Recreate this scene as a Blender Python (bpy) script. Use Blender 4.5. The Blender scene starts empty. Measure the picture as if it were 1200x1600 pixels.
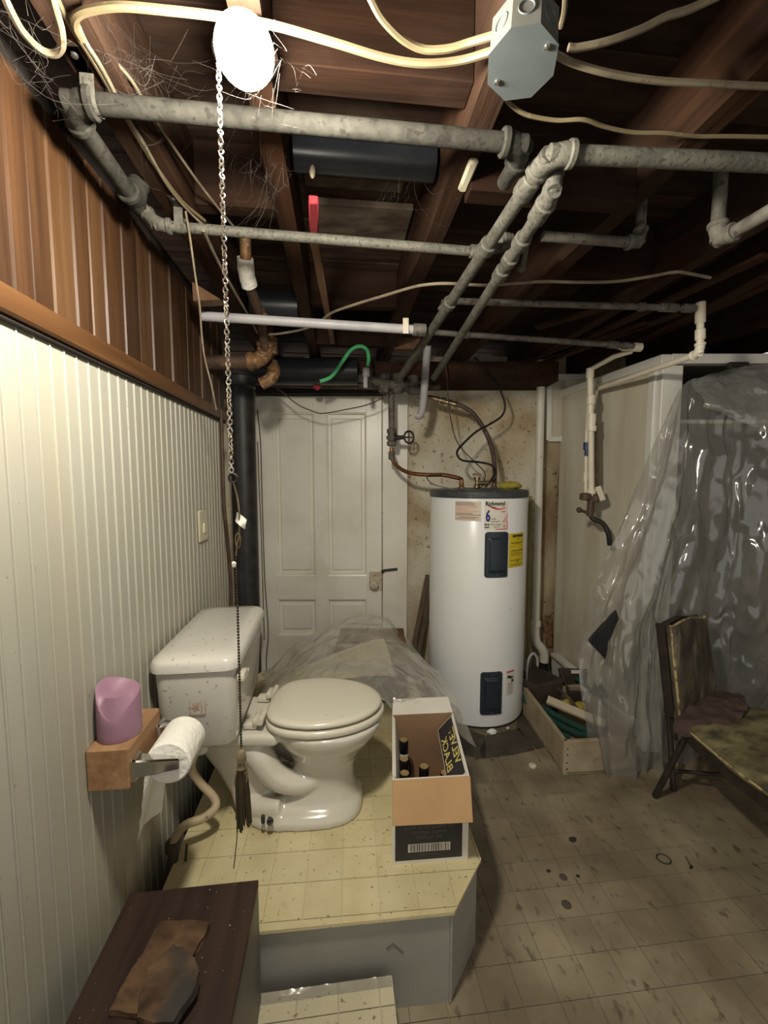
import bpy, bmesh, math, random
from mathutils import Vector, Matrix, noise
SC = bpy.context.scene
COL = SC.collection
random.seed(7)
# ------------------------------------------------------------------ camera
F = 660.0                                   # focal length in pixels of the 1200x1600 frame
YAW = math.radians(6.2)
PITCH = math.atan(55 / F)
CAM = Vector((0, 0, 1.4))
cd = bpy.data.cameras.new('camera'); cd.sensor_fit = 'AUTO'; cd.sensor_width = 36.0
cd.lens = 36.0 * F / 1600; cd.clip_start = 0.02
co = bpy.data.objects.new('camera', cd); COL.objects.link(co)
co.location = CAM; co.rotation_euler = (math.pi / 2 - PITCH, 0, -YAW)
SC.camera = co
# ------------------------------------------------------------------ world, exposure
w = bpy.data.worlds.new('ambient_fill'); SC.world = w; w.use_nodes = True
bg = w.node_tree.nodes['Background']; bg.inputs[0].default_value = (1.0, 0.95, 0.87, 1); bg.inputs[1].default_value = 0.29  # even ambient fill added to lift the shadows, no visible source
SC.view_settings.view_transform = 'Standard'
try: SC.view_settings.look = 'None'
except Exception: pass
SC.view_settings.gamma = 1.0; SC.view_settings.use_curve_mapping = False
SC.view_settings.exposure = 1.35
BULB_STRENGTH = 258.0
# ------------------------------------------------------------------ geometry helpers
RM = co.rotation_euler.to_matrix()
FW = Vector((math.sin(YAW), math.cos(YAW), 0)); RT = Vector((math.cos(YAW), -math.sin(YAW), 0)); UP = Vector((0, 0, 1))
def ray(px, py): return RM @ Vector(((px - 600) / F, (800 - py) / F, -1))
def at(px, py, d):                          # point at forward distance d
    r = ray(px, py); return CAM + r * (d / r.dot(FW))
def onz(px, py, z):
    r = ray(px, py); return CAM + r * ((z - CAM.z) / r.z)
def onX(px, py, X):
    r = ray(px, py); return CAM + r * ((X - CAM.x) / r.x)
def cw(x, d, z): return RT * x + FW * d + UP * z
V = Vector
def catmull(pts, n=6, closed=False):
    pts = [V(p) for p in pts]
    if len(pts) < 3: return pts
    out = []
    m = len(pts)
    for i in range(m if closed else m - 1):
        if closed: p0, p1, p2, p3 = pts[i-1], pts[i], pts[(i+1) % m], pts[(i+2) % m]
        else:
            p1, p2 = pts[i], pts[i+1]
            p0 = pts[i-1] if i else p1 * 2 - p2
            p3 = pts[i+2] if i + 2 < m else p2 * 2 - p1
        for k in range(n):
            t = k / n
            out.append(0.5 * ((2*p1) + (p2-p0)*t + (2*p0-5*p1+4*p2-p3)*t*t + (3*p1-p0-3*p2+p3)*t*t*t))
    if not closed: out.append(pts[-1])
    return out
def frame_of(d):
    d = d.normalized()
    a = V((0, 0, 1)) if abs(d.z) < 0.9 else V((1, 0, 0))
    x = a.cross(d).normalized(); return x, d.cross(x)
class MB:
    def __init__(s): s.bm = bmesh.new()
    def face(s, vs):
        try: return s.bm.faces.new(vs)
        except ValueError: return None
    def box(s, c, size, rot=None, bev=0.0, seg=1):
        m = Matrix.Translation(V(c)) @ (rot.to_4x4() if rot else Matrix.Identity(4)) @ Matrix.Diagonal((*size, 1))
        r = bmesh.ops.create_cube(s.bm, size=1, matrix=m)
        if bev: s._bev(r['verts'], bev, seg)
        return s
    def _bev(s, verts, bev, seg):
        es = list({e for v in verts for e in v.link_edges})
        bmesh.ops.bevel(s.bm, geom=es, offset=bev, segments=seg, profile=0.5, affect='EDGES')
    def bar(s, a, b, wid, thk, up=None, bev=0.0):      # box from a to b
        a, b = V(a), V(b); d = (b - a); L = d.length; d.normalize()
        u = V(up) if up else V((0, 0, 1))
        x = u.cross(d)
        if x.length < 1e-4: x = V((1, 0, 0)).cross(d)
        x.normalize(); z = d.cross(x)
        return s.box((a + b) / 2, (wid, L, thk), Matrix((x, d, z)).transposed(), bev)
    def hexa(s, b, t, bev=0.0):
        vs = [s.bm.verts.new(p) for p in list(b) + list(t)]
        n = len(b)
        s.face(vs[:n][::-1]); s.face(vs[n:])
        for i in range(n): s.face((vs[i], vs[(i+1) % n], vs[n+(i+1) % n], vs[n+i]))
        if bev: s._bev(vs, bev, 1)
        return s
    def prism(s, poly, vec, bev=0.0):
        vec = V(vec); return s.hexa([V(p) for p in poly], [V(p) + vec for p in poly], bev)
    def tube(s, pts, r, seg=10, cap=True, closed=False):
        pts = [V(p) for p in pts]; n = len(pts)
        rs = r if isinstance(r, (list, tuple)) else [r] * n
        T = []
        for i in range(n):
            a = pts[i-1] if (i or closed) else pts[i]; b = pts[(i+1) % n] if (i < n-1 or closed) else pts[i]
            t = b - a
            T.append(t.normalized() if t.length > 1e-9 else V((0, 0, 1)))
        x, y = frame_of(T[0]); rings = []
        for i in range(n):
            if i:
                q = T[i-1].rotation_difference(T[i]); x = q @ x; y = q @ y
            rings.append([s.bm.verts.new(pts[i] + (x*math.cos(2*math.pi*k/seg) + y*math.sin(2*math.pi*k/seg)) * rs[i]) for k in range(seg)])
        for i in range(n if closed else n-1):
            A, B = rings[i], rings[(i+1) % n]
            for k in range(seg): s.face((A[k], A[(k+1) % seg], B[(k+1) % seg], B[k]))
        if cap and not closed: s.face(rings[0][::-1]); s.face(rings[-1])
        return s
    def lathe(s, prof, c=(0, 0, 0), axis=(0, 0, 1), seg=24, cap=True):
        d = V(axis).normalized(); x, y = frame_of(d); c = V(c); rings = []
        for r, h in prof:
            rings.append([s.bm.verts.new(c + d*h + (x*math.cos(2*math.pi*k/seg) + y*math.sin(2*math.pi*k/seg)) * max(r, 1e-5)) for k in range(seg)])
        for A, B in zip(rings, rings[1:]):
            for k in range(seg): s.face((A[k], A[(k+1) % seg], B[(k+1) % seg], B[k]))
        if cap: s.face(rings[0][::-1]); s.face(rings[-1])
        return s
    def loft(s, rings, cap=True):
        R = [[s.bm.verts.new(p) for p in r] for r in rings]
        n = len(R[0])
        for A, B in zip(R, R[1:]):
            for k in range(n): s.face((A[k], A[(k+1) % n], B[(k+1) % n], B[k]))
        if cap: s.face(R[0][::-1]); s.face(R[-1])
        return s
    def torus(s, c, R, r, axis=(0, 0, 1), n=20, seg=8, sx=1.0):
        x, y = frame_of(V(axis)); c = V(c)
        return s.tube([c + x*math.cos(2*math.pi*k/n)*R*sx + y*math.sin(2*math.pi*k/n)*R for k in range(n)], r, seg, closed=True)
    def ball(s, c, r, u=10, v=7, sc=(1, 1, 1)):
        bmesh.ops.create_uvsphere(s.bm, u_segments=u, v_segments=v, radius=r, matrix=Matrix.Translation(V(c)) @ Matrix.Diagonal((*sc, 1)))
        return s
    def grid(s, fn, nu, nv, thick=0.0):
        g = [[s.bm.verts.new(fn(i/(nu-1), j/(nv-1))) for i in range(nu)] for j in range(nv)]
        for j in range(nv-1):
            for i in range(nu-1): s.face((g[j][i], g[j][i+1], g[j+1][i+1], g[j+1][i]))
        return s
    def rough(s, amp, scale, seed=0):
        for v in s.bm.verts:
            v.co += noise.noise_vector(v.co * scale + V((seed, seed*2, 0))) * amp
        return s
    def subdiv(s, n):
        bmesh.ops.subdivide_edges(s.bm, edges=s.bm.edges[:], cuts=n, use_grid_fill=True); return s
    def coll(s, p, d, r, L): # pipe collar
        p = V(p); d = V(d).normalized(); k = .12 * r
        return s.lathe([(r-k, -L/2), (r, -L/2+k), (r, L/2-k), (r-k, L/2)], p, d, 14)
    def finish(s, smooth=True, ang=38):
        bmesh.ops.recalc_face_normals(s.bm, faces=s.bm.faces[:])
        me = bpy.data.meshes.new('m'); s.bm.to_mesh(me); s.bm.free()
        if smooth:
            me.polygons.foreach_set('use_smooth', [True] * len(me.polygons))
            me.set_sharp_from_angle(angle=math.radians(ang))
        return me
def wloc(o):
    p = V((0, 0, 0))
    while o: p = p + o.location; o = o.parent
    return p
def part(name, mb, mat, parent=None, smooth=True, ang=38, label=None):
    me = mb if isinstance(mb, bpy.types.Mesh) else mb.finish(smooth, ang)
    me.name = name
    xs = [v.co for v in me.vertices]
    lo = V((min(v.x for v in xs), min(v.y for v in xs), min(v.z for v in xs)))
    hi = V((max(v.x for v in xs), max(v.y for v in xs), max(v.z for v in xs)))
    c = V(((lo.x+hi.x)/2, (lo.y+hi.y)/2, lo.z))
    me.transform(Matrix.Translation(-c))
    if isinstance(mat, (list, tuple)):
        for m in mat: me.materials.append(m)
    else: me.materials.append(mat)
    o = bpy.data.objects.new(name, me); COL.objects.link(o)
    if parent: o.parent = parent; o.location = c - wloc(parent)
    else: o.location = c
    if label: o['label'] = label
    return o
def tag(o, label, cat, group=None, kind=None):
    o['label'] = label; o['category'] = cat
    if group: o['group'] = group
    if kind: o['kind'] = kind
    return o
def thing(name, label, cat, loc, group=None):
    o = bpy.data.objects.new(name, None); COL.objects.link(o); o.location = V(loc); o.empty_display_size = .05
    return tag(o, label, cat, group)
def struct(name, loc=(0, 0, 0)):
    o = bpy.data.objects.new(name, None); COL.objects.link(o); o.location = V(loc); o['kind'] = 'structure'; return o
def structm(name, mb, mat, smooth=False):
    o = part(name, mb, mat, None, smooth); o['kind'] = 'structure'; return o
def text_mesh(s, size, fn, extrude=0.0, sx=1.0, bold=0.0, res=2):
    cu = bpy.data.curves.new('t', 'FONT'); cu.body = s; cu.size = size; cu.resolution_u = res
    cu.align_x = 'CENTER'; cu.align_y = 'CENTER'; cu.offset = bold; cu.extrude = extrude
    o = bpy.data.objects.new('t', cu); COL.objects.link(o)
    bpy.context.view_layer.update()
    me = bpy.data.meshes.new_from_object(o.evaluated_get(bpy.context.evaluated_depsgraph_get()))
    bpy.data.objects.remove(o)
    for v in me.vertices: v.co = fn(v.co.x * sx, v.co.y)
    return me
# ------------------------------------------------------------------ materials
_M = {}
def mat(name, c1, c2=None, scale=(8, 8, 8), rough=0.6, metal=0.0, bump=0.0, bscale=None, dirt=None, dscale=40, dthr=0.62, dsoft=.06,
        spec=0.5, detail=5, lo=.35, hi=.65, sss=0, tint=0.0, c3=None, trans=0.0, ior=1.45, local=False, dist=0.0, coat=0.0, stain=None, sscale=2.0, sthr=.55, ssoft=.15, samt=.8, rnoise=0.0):
    m = bpy.data.materials.new(name); m.use_nodes = True
    nt = m.node_tree; N = nt.nodes; L = nt.links
    b = N['Principled BSDF']
    b.inputs['Roughness'].default_value = rough; b.inputs['Metallic'].default_value = metal
    b.inputs['Specular IOR Level'].default_value = spec; b.inputs['IOR'].default_value = ior
    if trans: b.inputs['Transmission Weight'].default_value = trans
    if coat: b.inputs['Coat Weight'].default_value = coat; b.inputs['Coat Roughness'].default_value = .15
    if sss: b.inputs['Subsurface Weight'].default_value = sss; b.inputs['Subsurface Radius'].default_value = (.02, .01, .012)
    def C(c): return (*c, 1)
    src = N.new('ShaderNodeTexCoord').outputs['Object'] if local else N.new('ShaderNodeNewGeometry').outputs['Position']
    def nz(sc, det=5, d=0.0):
        mp = N.new('ShaderNodeMapping'); mp.inputs['Scale'].default_value = sc if isinstance(sc, (tuple, list)) else (sc,)*3
        L.new(src, mp.inputs['Vector'])
        n = N.new('ShaderNodeTexNoise'); n.inputs['Scale'].default_value = 1.0; n.inputs['Detail'].default_value = det; n.inputs['Distortion'].default_value = d
        L.new(mp.outputs[0], n.inputs['Vector']); return n.outputs['Fac']
    def ramp(x, stops):
        r = N.new('ShaderNodeValToRGB'); L.new(x, r.inputs[0]); e = r.color_ramp.elements
        e[0].position, e[0].color = stops[0]; e[1].position, e[1].color = stops[1]
        for p, c in stops[2:]:
            k = e.new(p); k.color = c
        return r.outputs[0]
    def mix(f, a, bb):
        x = N.new('ShaderNodeMix'); x.data_type = 'RGBA'
        L.new(f, x.inputs[0])
        for sock, v in ((x.inputs[6], a), (x.inputs[7], bb)):
            if isinstance(v, tuple): sock.default_value = C(v)
            else: L.new(v, sock)
        return x.outputs[2]
    if c2 is None: c2 = tuple(min(1, x*0.9) for x in c1)
    n1 = nz(scale, detail, dist)
    col = ramp(n1, [(lo, C(c1)), (hi, C(c2))] + ([((lo+hi)/2, C(c3))] if c3 else []))
    if stain:
        f = ramp(nz(sscale, 7, .6), [(sthr-ssoft, (0, 0, 0, 1)), (sthr+ssoft, (samt,)*3 + (1,))]); col = mix(f, col, stain)
    if dirt:
        f = ramp(nz(dscale, 3), [(dthr, (0, 0, 0, 1)), (dthr+dsoft, (.85,)*3 + (1,))]); col = mix(f, col, dirt)
    if tint:
        oi = N.new('ShaderNodeObjectInfo'); hs = N.new('ShaderNodeHueSaturation')
        mr = N.new('ShaderNodeMapRange'); mr.inputs[3].default_value = 1 - tint; mr.inputs[4].default_value = 1 + tint
        L.new(oi.outputs['Random'], mr.inputs[0]); L.new(mr.outputs[0], hs.inputs['Value']); L.new(col, hs.inputs['Color']); col = hs.outputs[0]
    L.new(col, b.inputs['Base Color'])
    if rnoise:
        mr = N.new('ShaderNodeMapRange'); mr.inputs[3].default_value = max(0, rough-rnoise); mr.inputs[4].default_value = rough+rnoise
        L.new(n1, mr.inputs[0]); L.new(mr.outputs[0], b.inputs['Roughness'])
    if bump:
        bp = N.new('ShaderNodeBump'); bp.inputs['Strength'].default_value = 1.0; bp.inputs['Distance'].default_value = bump
        L.new(nz(bscale or scale, 6), bp.inputs['Height']); L.new(bp.outputs[0], b.inputs['Normal'])
    _M[name] = m
    return m
def film(name, tint, opacity, rough=.18):
    m = bpy.data.materials.new(name); m.use_nodes = True
    N, L = m.node_tree.nodes, m.node_tree.links
    b = N['Principled BSDF']; b.inputs['Base Color'].default_value = (*tint, 1); b.inputs['Roughness'].default_value = rough
    b.inputs['Specular IOR Level'].default_value = 1.0; b.inputs['IOR'].default_value = 1.6
    g_ = N.new('ShaderNodeNewGeometry'); n_ = N.new('ShaderNodeTexNoise'); n_.noise_type = 'RIDGED_MULTIFRACTAL'
    mp_ = N.new('ShaderNodeMapping'); mp_.inputs['Scale'].default_value = (1, 1, .55); L.new(g_.outputs['Position'], mp_.inputs[0]); L.new(mp_.outputs[0], n_.inputs['Vector'])
    n_.inputs['Scale'].default_value = 11; n_.inputs['Detail'].default_value = 3; n_.inputs['Distortion'].default_value = .9
    bp_ = N.new('ShaderNodeBump'); bp_.inputs['Distance'].default_value = .018; L.new(n_.outputs['Fac'], bp_.inputs['Height']); L.new(bp_.outputs[0], b.inputs['Normal'])
    tr = N.new('ShaderNodeBsdfTransparent'); tr.inputs[0].default_value = (.94, .94, .93, 1)
    tl = N.new('ShaderNodeBsdfTranslucent'); tl.inputs[0].default_value = (*tint, 1)
    b.inputs['Specular IOR Level'].default_value = 0.0; b.inputs['Roughness'].default_value = .8
    mx0 = N.new('ShaderNodeMixShader'); mx0.inputs[0].default_value = .3
    L.new(b.outputs[0], mx0.inputs[1]); L.new(tl.outputs[0], mx0.inputs[2])
    mx = N.new('ShaderNodeMixShader')
    lw = N.new('ShaderNodeLayerWeight'); lw.inputs[0].default_value = .35
    mr = N.new('ShaderNodeMapRange'); mr.inputs[3].default_value = opacity; mr.inputs[4].default_value = min(1, opacity + .45)
    L.new(lw.outputs['Facing'], mr.inputs[0]); L.new(mr.outputs[0], mx.inputs[0])
    L.new(tr.outputs[0], mx.inputs[1]); L.new(mx0.outputs[0], mx.inputs[2])
    gl = N.new('ShaderNodeBsdfGlossy'); gl.inputs['Roughness'].default_value = rough; L.new(bp_.outputs[0], gl.inputs['Normal'])
    fc_ = N.new('ShaderNodeLayerWeight'); fc_.inputs[0].default_value = .5; pw_ = N.new('ShaderNodeMath'); pw_.operation = 'POWER'; pw_.inputs[1].default_value = 4; L.new(fc_.outputs['Facing'], pw_.inputs[0])
    fr_ = N.new('ShaderNodeMapRange'); fr_.inputs[3].default_value = .11; fr_.inputs[4].default_value = .5; L.new(pw_.outputs[0], fr_.inputs[0])
    mx2 = N.new('ShaderNodeMixShader'); L.new(fr_.outputs[0], mx2.inputs[0]); L.new(mx.outputs[0], mx2.inputs[1]); L.new(gl.outputs[0], mx2.inputs[2])
    L.new(mx2.outputs[0], N['Material Output'].inputs[0])
    return m
def emit(name, c, s):
    m = bpy.data.materials.new(name); m.use_nodes = True
    b = m.node_tree.nodes['Principled BSDF']; b.inputs['Base Color'].default_value = (1, 1, 1, 1)
    b.inputs['Emission Color'].default_value = (*c, 1); b.inputs['Emission Strength'].default_value = s
    return m
M = dict(
 bead=mat('cream_paint', (.385, .372, .31), (.345, .332, .275), (3, 3, 1.2), .42, bump=.0006, bscale=60, dirt=(.16, .13, .09), dscale=70, dthr=.72, stain=(.40, .36, .26), sscale=(3, 3, .8), sthr=.62, samt=.6),
 cedarA=mat('cedar_wood', (.062, .028, .0108), (.034, .0142, .0055), (40, 40, 2.2), .5, bump=.0006, bscale=(90, 90, 4), dist=.6, tint=.28),
 cedarB=mat('cedar_wood_pale', (.085, .043, .0175), (.06, .0275, .0107), (40, 40, 2.2), .5, bump=.0006, bscale=(90, 90, 4), dist=.6, tint=.2),
 rail=mat('rail_wood', (.115, .052, .0185), (.07, .030, .0105), (30, 2.5, 30), .45, bump=.0006, bscale=(70, 5, 70), dirt=(.6, .55, .45), dscale=(30, 14, 60), dthr=.74),
 darkgap=mat('dark_gap', (.015, .012, .01), (.03, .022, .018), 6, .9),
 plaster=mat('plaster', (.72, .68, .55), (.63, .58, .45), 3, .8, bump=.006, bscale=14, dirt=(.17, .125, .08), dscale=42, dthr=.615, dsoft=.09, stain=(.36, .25, .12), sscale=(3.2, 3.2, 2.2), sthr=.51, ssoft=.10, samt=.8),
 stainwall=mat('stained_concrete', (.42, .34, .22), (.22, .15, .08), (6, 6, 3), .9, bump=.006, bscale=14, dirt=(.08, .05, .03), dscale=30, dthr=.64),
 doorp=mat('door_paint', (.84, .81, .71), (.79, .755, .65), 4, .30, bump=.0008, bscale=45, dirt=(.2, .15, .1), dscale=80, dthr=.75, stain=(.52, .46, .34), sscale=2.4, sthr=.62, samt=.5),
 joist=mat('old_joist_wood', (.050, .0225, .0115), (.021, .0100, .0058), (26, 2.2, 26), .85, spec=.1, bump=.003, bscale=(60, 5, 60), stain=(.045, .028, .02), sscale=2.2, sthr=.55, dist=.5),
 block=mat('old_block_wood', (.026, .0118, .0062), (.0125, .006, .0036), (2.2, 26, 26), .85, spec=.1, bump=.003, bscale=(5, 60, 60), stain=(.05, .03, .022), sscale=2.4, sthr=.56),
 plank=mat('subfloor_wood', (.058, .033, .0225), (.026, .0150, .0108), (2.4, 20, 20), .85, spec=.1, bump=.003, bscale=(4, 50, 50), stain=(.10, .08, .06), sscale=(5, 12, 8), sthr=.66, samt=.5, tint=.35),
 cream_smear=mat('old_mortar', (.13, .10, .068), (.055, .034, .022), (12, 20, 12), .9, bump=.003, bscale=30),
 galv=mat('galvanized_steel', (.125, .12, .098), (.072, .07, .057), (22, 22, 22), .65, .1, spec=.3, bump=.0012, bscale=90, dirt=(.055, .048, .038), dscale=120, dthr=.55, dsoft=.1, stain=(.16, .153, .124), sscale=55, sthr=.56, samt=.6),
 galvm=mat('darkened_steel', (.036, .0345, .0285), (.021, .020, .0165), (22, 22, 22), .8, .0, spec=.2, bump=.0012, bscale=90, dirt=(.018, .016, .013), dscale=60, dthr=.57, stain=(.05, .047, .038), sscale=50, sthr=.54, samt=.7),  # galvanized tone darkened to counter the glare of the near bulb
 galvd=mat('dull_grey_pipe', (.20, .185, .155), (.10, .09, .075), 24, .7, .25, bump=.001, bscale=80, dirt=(.06, .045, .035), dscale=40, dthr=.58),
 lilac=mat('grey_conduit', (.42, .41, .42), (.33, .32, .33), 12, .45, .0),
 iron=mat('black_iron', (.012, .012, .012), (.03, .028, .026), 18, .5, .0, bump=.0012, bscale=60),
 rust=mat('rusty_brass', (.22, .11, .045), (.10, .055, .03), 26, .6, .35, bump=.002, bscale=70, dirt=(.34, .22, .12), dscale=70, dthr=.56),
 brownpipe=mat('brown_pipe', (.10, .06, .04), (.055, .034, .024), 22, .6, .2, bump=.001, bscale=60, dirt=(.18, .1, .05), dscale=40, dthr=.62),
 copper=mat('copper_pipe', (.36, .16, .07), (.22, .09, .04), 20, .38, .8, dirt=(.1, .05, .03), dscale=60, dthr=.6),
 brass=mat('brass', (.42, .33, .2), (.25, .18, .1), 30, .35, .9),
 plasterwrap=mat('white_wrap', (.62, .60, .54), (.5, .48, .42), 50, .9, bump=.003, bscale=120),
 wire=mat('yellowed_cable', (.15, .12, .066), (.11, .086, .047), 14, .5, dirt=(.2, .15, .09), dscale=60, dthr=.64),
 wirep=mat('pale_cable', (.24, .20, .135), (.15, .122, .08), 16, .55, dirt=(.15, .11, .07), dscale=60, dthr=.6),
 wired=mat('brown_wire', (.10, .07, .05), (.06, .04, .03), 16, .6),
 blackc=mat('black_cable', (.012, .012, .013), (.025, .022, .02), 16, .35),
 boxsteel=mat('junction_steel', (.14, .142, .122), (.11, .112, .1), 14, .5, .25, bump=.0004, bscale=50, dirt=(.12, .12, .12), dscale=35, dthr=.68),
 coversteel=mat('cover_steel', (.115, .133, .134), (.095, .11, .112), 10, .42, .3, dirt=(.1, .11, .12), dscale=(30, 22, 22), dthr=.66),
 chrome=mat('chrome', (.75, .75, .74), (.68, .68, .66), 8, .08, 1.0),
 dullchain=mat('nickel_chain', (.75, .72, .66), (.5, .47, .42), 60, .22, 1.0),
 bronze=mat('dark_bronze_beads', (.05, .038, .025), (.09, .07, .045), 60, .35, .7),
 porcelain=mat('porcelain', (.55, .525, .45), (.51, .485, .41), 3, .13, dirt=(.22, .18, .13), dscale=60, dthr=.76, coat=.4, stain=(.6, .54, .42), sscale=4, sthr=.62, samt=.5),
 tankp=mat('tank_porcelain', (.57, .55, .495), (.535, .515, .46), 3, .16, dirt=(.2, .15, .1), dscale=75, dthr=.655, coat=.4),
 seat=mat('ivory_seat', (.575, .54, .435), (.54, .505, .40), 3, .22, dirt=(.3, .24, .16), dscale=60, dthr=.69, coat=.3),
 shadowgap=mat('gap_shade', (.02, .02, .02), (.03, .028, .025), 20, .7),  # dark colour for the shade in the toilet seat gaps
 vinylp=mat('yellow_vinyl', (.58, .51, .31), (.50, .43, .24), (9, 9, 9), .45, bump=.0006, bscale=160, dirt=(.16, .11, .05), dscale=110, dthr=.655, dsoft=.05, stain=(.36, .26, .11), sscale=5, sthr=.66, ssoft=.1, samt=.75, tint=.04),
 vinylw=mat('pale_vinyl', (.52, .475, .33), (.46, .415, .28), 7, .4, bump=.0005, bscale=160, dirt=(.14, .11, .07), dscale=75, dthr=.64, tint=.03),
 vinylf=mat('worn_floor_vinyl', (.335, .285, .19), (.225, .185, .118), (5, 5, 5), .62, bump=.0008, bscale=120, dirt=(.085, .062, .04), dscale=(34, 20, 30), dthr=.60, dsoft=.12, stain=(.15, .115, .072), sscale=3.4, sthr=.50, ssoft=.14, samt=.85, tint=.07, rnoise=.15),
 floorbase=mat('floor_joint', (.27, .232, .155), (.13, .108, .07), 9, .8),
 greyp=mat('grey_paint', (.30, .29, .255), (.25, .24, .21), 5, .45, dirt=(.1, .09, .08), dscale=50, dthr=.74, bump=.0004, bscale=70),
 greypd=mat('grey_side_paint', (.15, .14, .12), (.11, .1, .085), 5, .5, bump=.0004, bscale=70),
 walnut=mat('walnut_veneer', (.040, .023, .016), (.023, .013, .010), (34, 3, 34), .5, spec=.25, bump=.0004, bscale=(80, 6, 80), dirt=(.5, .45, .36), dscale=120, dthr=.72, dsoft=.02),
 rotten=mat('rotten_wood', (.095, .054, .031), (.038, .024, .016), (22, 34, 22), .9, spec=.15, bump=.006, bscale=(24, 50, 24), dirt=(.04, .04, .036), dscale=9, dthr=.6, dsoft=.14, stain=(.17, .105, .055), sscale=16, sthr=.58),
 card=mat('brown_cardboard', (.45, .28, .135), (.40, .245, .115), 6, .85, bump=.0004, bscale=(120, 120, 8)),
 cardin=mat('inner_cardboard', (.26, .155, .085), (.22, .13, .07), 6, .9),
 cardw=mat('white_cardboard', (.66, .63, .56), (.58, .55, .47), 6, .7, bump=.0003, bscale=60, dirt=(.3, .24, .17), dscale=70, dthr=.7),
 cardb=mat('black_print', (.018, .019, .022), (.026, .026, .028), 8, .45),
 ink=mat('black_ink', (.02, .02, .02), (.025, .025, .025), 8, .6),
 greyink=mat('grey_ink', (.12, .115, .105), (.10, .098, .09), 8, .6),
 goldink=mat('gold_ink', (.62, .52, .17), (.55, .45, .13), 8, .5),
 redink=mat('red_ink', (.55, .03, .05), (.5, .03, .05), 8, .5), salmon=mat('salmon_ink', (.68, .33, .24), (.62, .3, .22), 30, .6), pinkink=mat('pink_ink', (.72, .42, .42), (.66, .34, .35), 20, .6),
 blueink=mat('blue_ink', (.012, .012, .16), (.012, .012, .14), 8, .5),
 label=mat('label_paper', (.74, .70, .60), (.70, .66, .56), 10, .5), labely=mat('yellow_label', (.66, .50, .015), (.60, .44, .012), 14, .5), labelp=mat('printed_cream', (.68, .60, .48), (.62, .54, .42), 30, .5),
 heater=mat('heater_enamel', (.83, .84, .83), (.79, .80, .785), 3, .28, dirt=(.25, .22, .18), dscale=40, dthr=.77),
 slate=mat('slate_blue', (.022, .033, .046), (.018, .027, .038), 8, .32), capgrey=mat('dark_grey_cap', (.06, .068, .072), (.04, .045, .048), 10, .4, dirt=(.2, .18, .14), dscale=60, dthr=.64),
 glassb=mat('black_bottle', (.006, .005, .005), (.01, .008, .007), 10, .12), goldcap=mat('gold_cap', (.48, .36, .17), (.4, .28, .12), 30, .35, .6), 
 pink=mat('pink_candle', (.31, .175, .24), (.275, .15, .21), 12, .45, sss=.35, bump=.0006, bscale=60), pinkd=mat('candle_rim', (.40, .16, .25), (.36, .14, .22), 14, .5, sss=.3, bump=.001, bscale=40),
 lumber=mat('orange_lumber', (.34, .195, .095), (.24, .125, .058), (40, 5, 40), .6, bump=.0006, bscale=(90, 10, 90), dirt=(.2, .08, .03), dscale=(50, 12, 60), dthr=.66),
 lumberd=mat('lumber_end', (.34, .145, .045), (.25, .10, .03), 30, .65, dirt=(.14, .05, .02), dscale=40, dthr=.6),
 paper=mat('tissue_paper', (.80, .78, .71), (.76, .74, .66), 10, .9, bump=.004, bscale=85),
 hose=mat('old_hose', (.46, .37, .24), (.34, .26, .16), 14, .55, dirt=(.16, .11, .07), dscale=60, dthr=.66),
 hosed=mat('dark_hose', (.05, .035, .026), (.09, .065, .045), 16, .6), green=mat('green_hose', (.012, .055, .042), (.02, .075, .055), 12, .4), greentube=mat('green_tubing', (.05, .42, .12), (.10, .5, .2), 10, .2),
 yellow=mat('yellow_sponge', (.42, .35, .05), (.30, .25, .035), 40, .9, bump=.003, bscale=120, dirt=(.16, .13, .03), dscale=60, dthr=.62), yellowstick=mat('yellow_stick', (.24, .20, .055), (.16, .13, .04), (20, 20, 3), .6, dirt=(.12, .09, .04), dscale=40, dthr=.62),
 whitepipe=mat('white_painted_pipe', (.72, .69, .60), (.66, .62, .53), 8, .4, dirt=(.16, .1, .05), dscale=34, dthr=.69),
 pvc=mat('white_plastic_pipe', (.74, .69, .56), (.66, .59, .46), 10, .35, dirt=(.18, .12, .07), dscale=40, dthr=.72), bluev=mat('blue_handle', (.012, .035, .13), (.01, .03, .1), 10, .4),
 hardboard=mat('stained_hardboard', (.66, .63, .53), (.55, .52, .42), (2, 2, 1), .55, bump=.0006, bscale=30, dirt=(.14, .11, .07), dscale=26, dthr=.74, stain=(.36, .29, .18), sscale=(5, 5, .7), sthr=.53, samt=.6),
 closetp=mat('closet_white', (.72, .71, .66), (.66, .65, .59), 4, .45, dirt=(.2, .17, .12), dscale=50, dthr=.75),
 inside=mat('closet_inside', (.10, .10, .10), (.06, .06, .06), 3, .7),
 crate=mat('trough_wood', (.40, .33, .22), (.27, .21, .13), (8, 8, 8), .75, bump=.002, bscale=(20, 20, 50), dirt=(.07, .05, .03), dscale=34, dthr=.68),
 slat=mat('pale_slat', (.60, .52, .38), (.53, .45, .32), (10, 10, 30), .6), planter=mat('brown_planter', (.075, .056, .045), (.05, .037, .03), 10, .5, bump=.0008, bscale=50), soil=mat('dark_soil', (.02, .016, .012), (.035, .028, .02), 40, .95, bump=.006, bscale=60),
 chairm=mat('chair_steel', (.045, .035, .026), (.028, .02, .016), 20, .6, .3), cush=mat('rotted_vinyl', (.17, .145, .065), (.05, .04, .026), (14, 22, 14), .75, bump=.004, bscale=30, stain=(.24, .22, .11), sscale=(9, 14, 9), sthr=.57, ssoft=.08), cushb=mat('rotted_back', (.09, .07, .045), (.035, .028, .02), (16, 16, 9), .8, bump=.005, bscale=30, stain=(.19, .175, .125), sscale=(12, 12, 6), sthr=.6, ssoft=.06),
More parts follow.
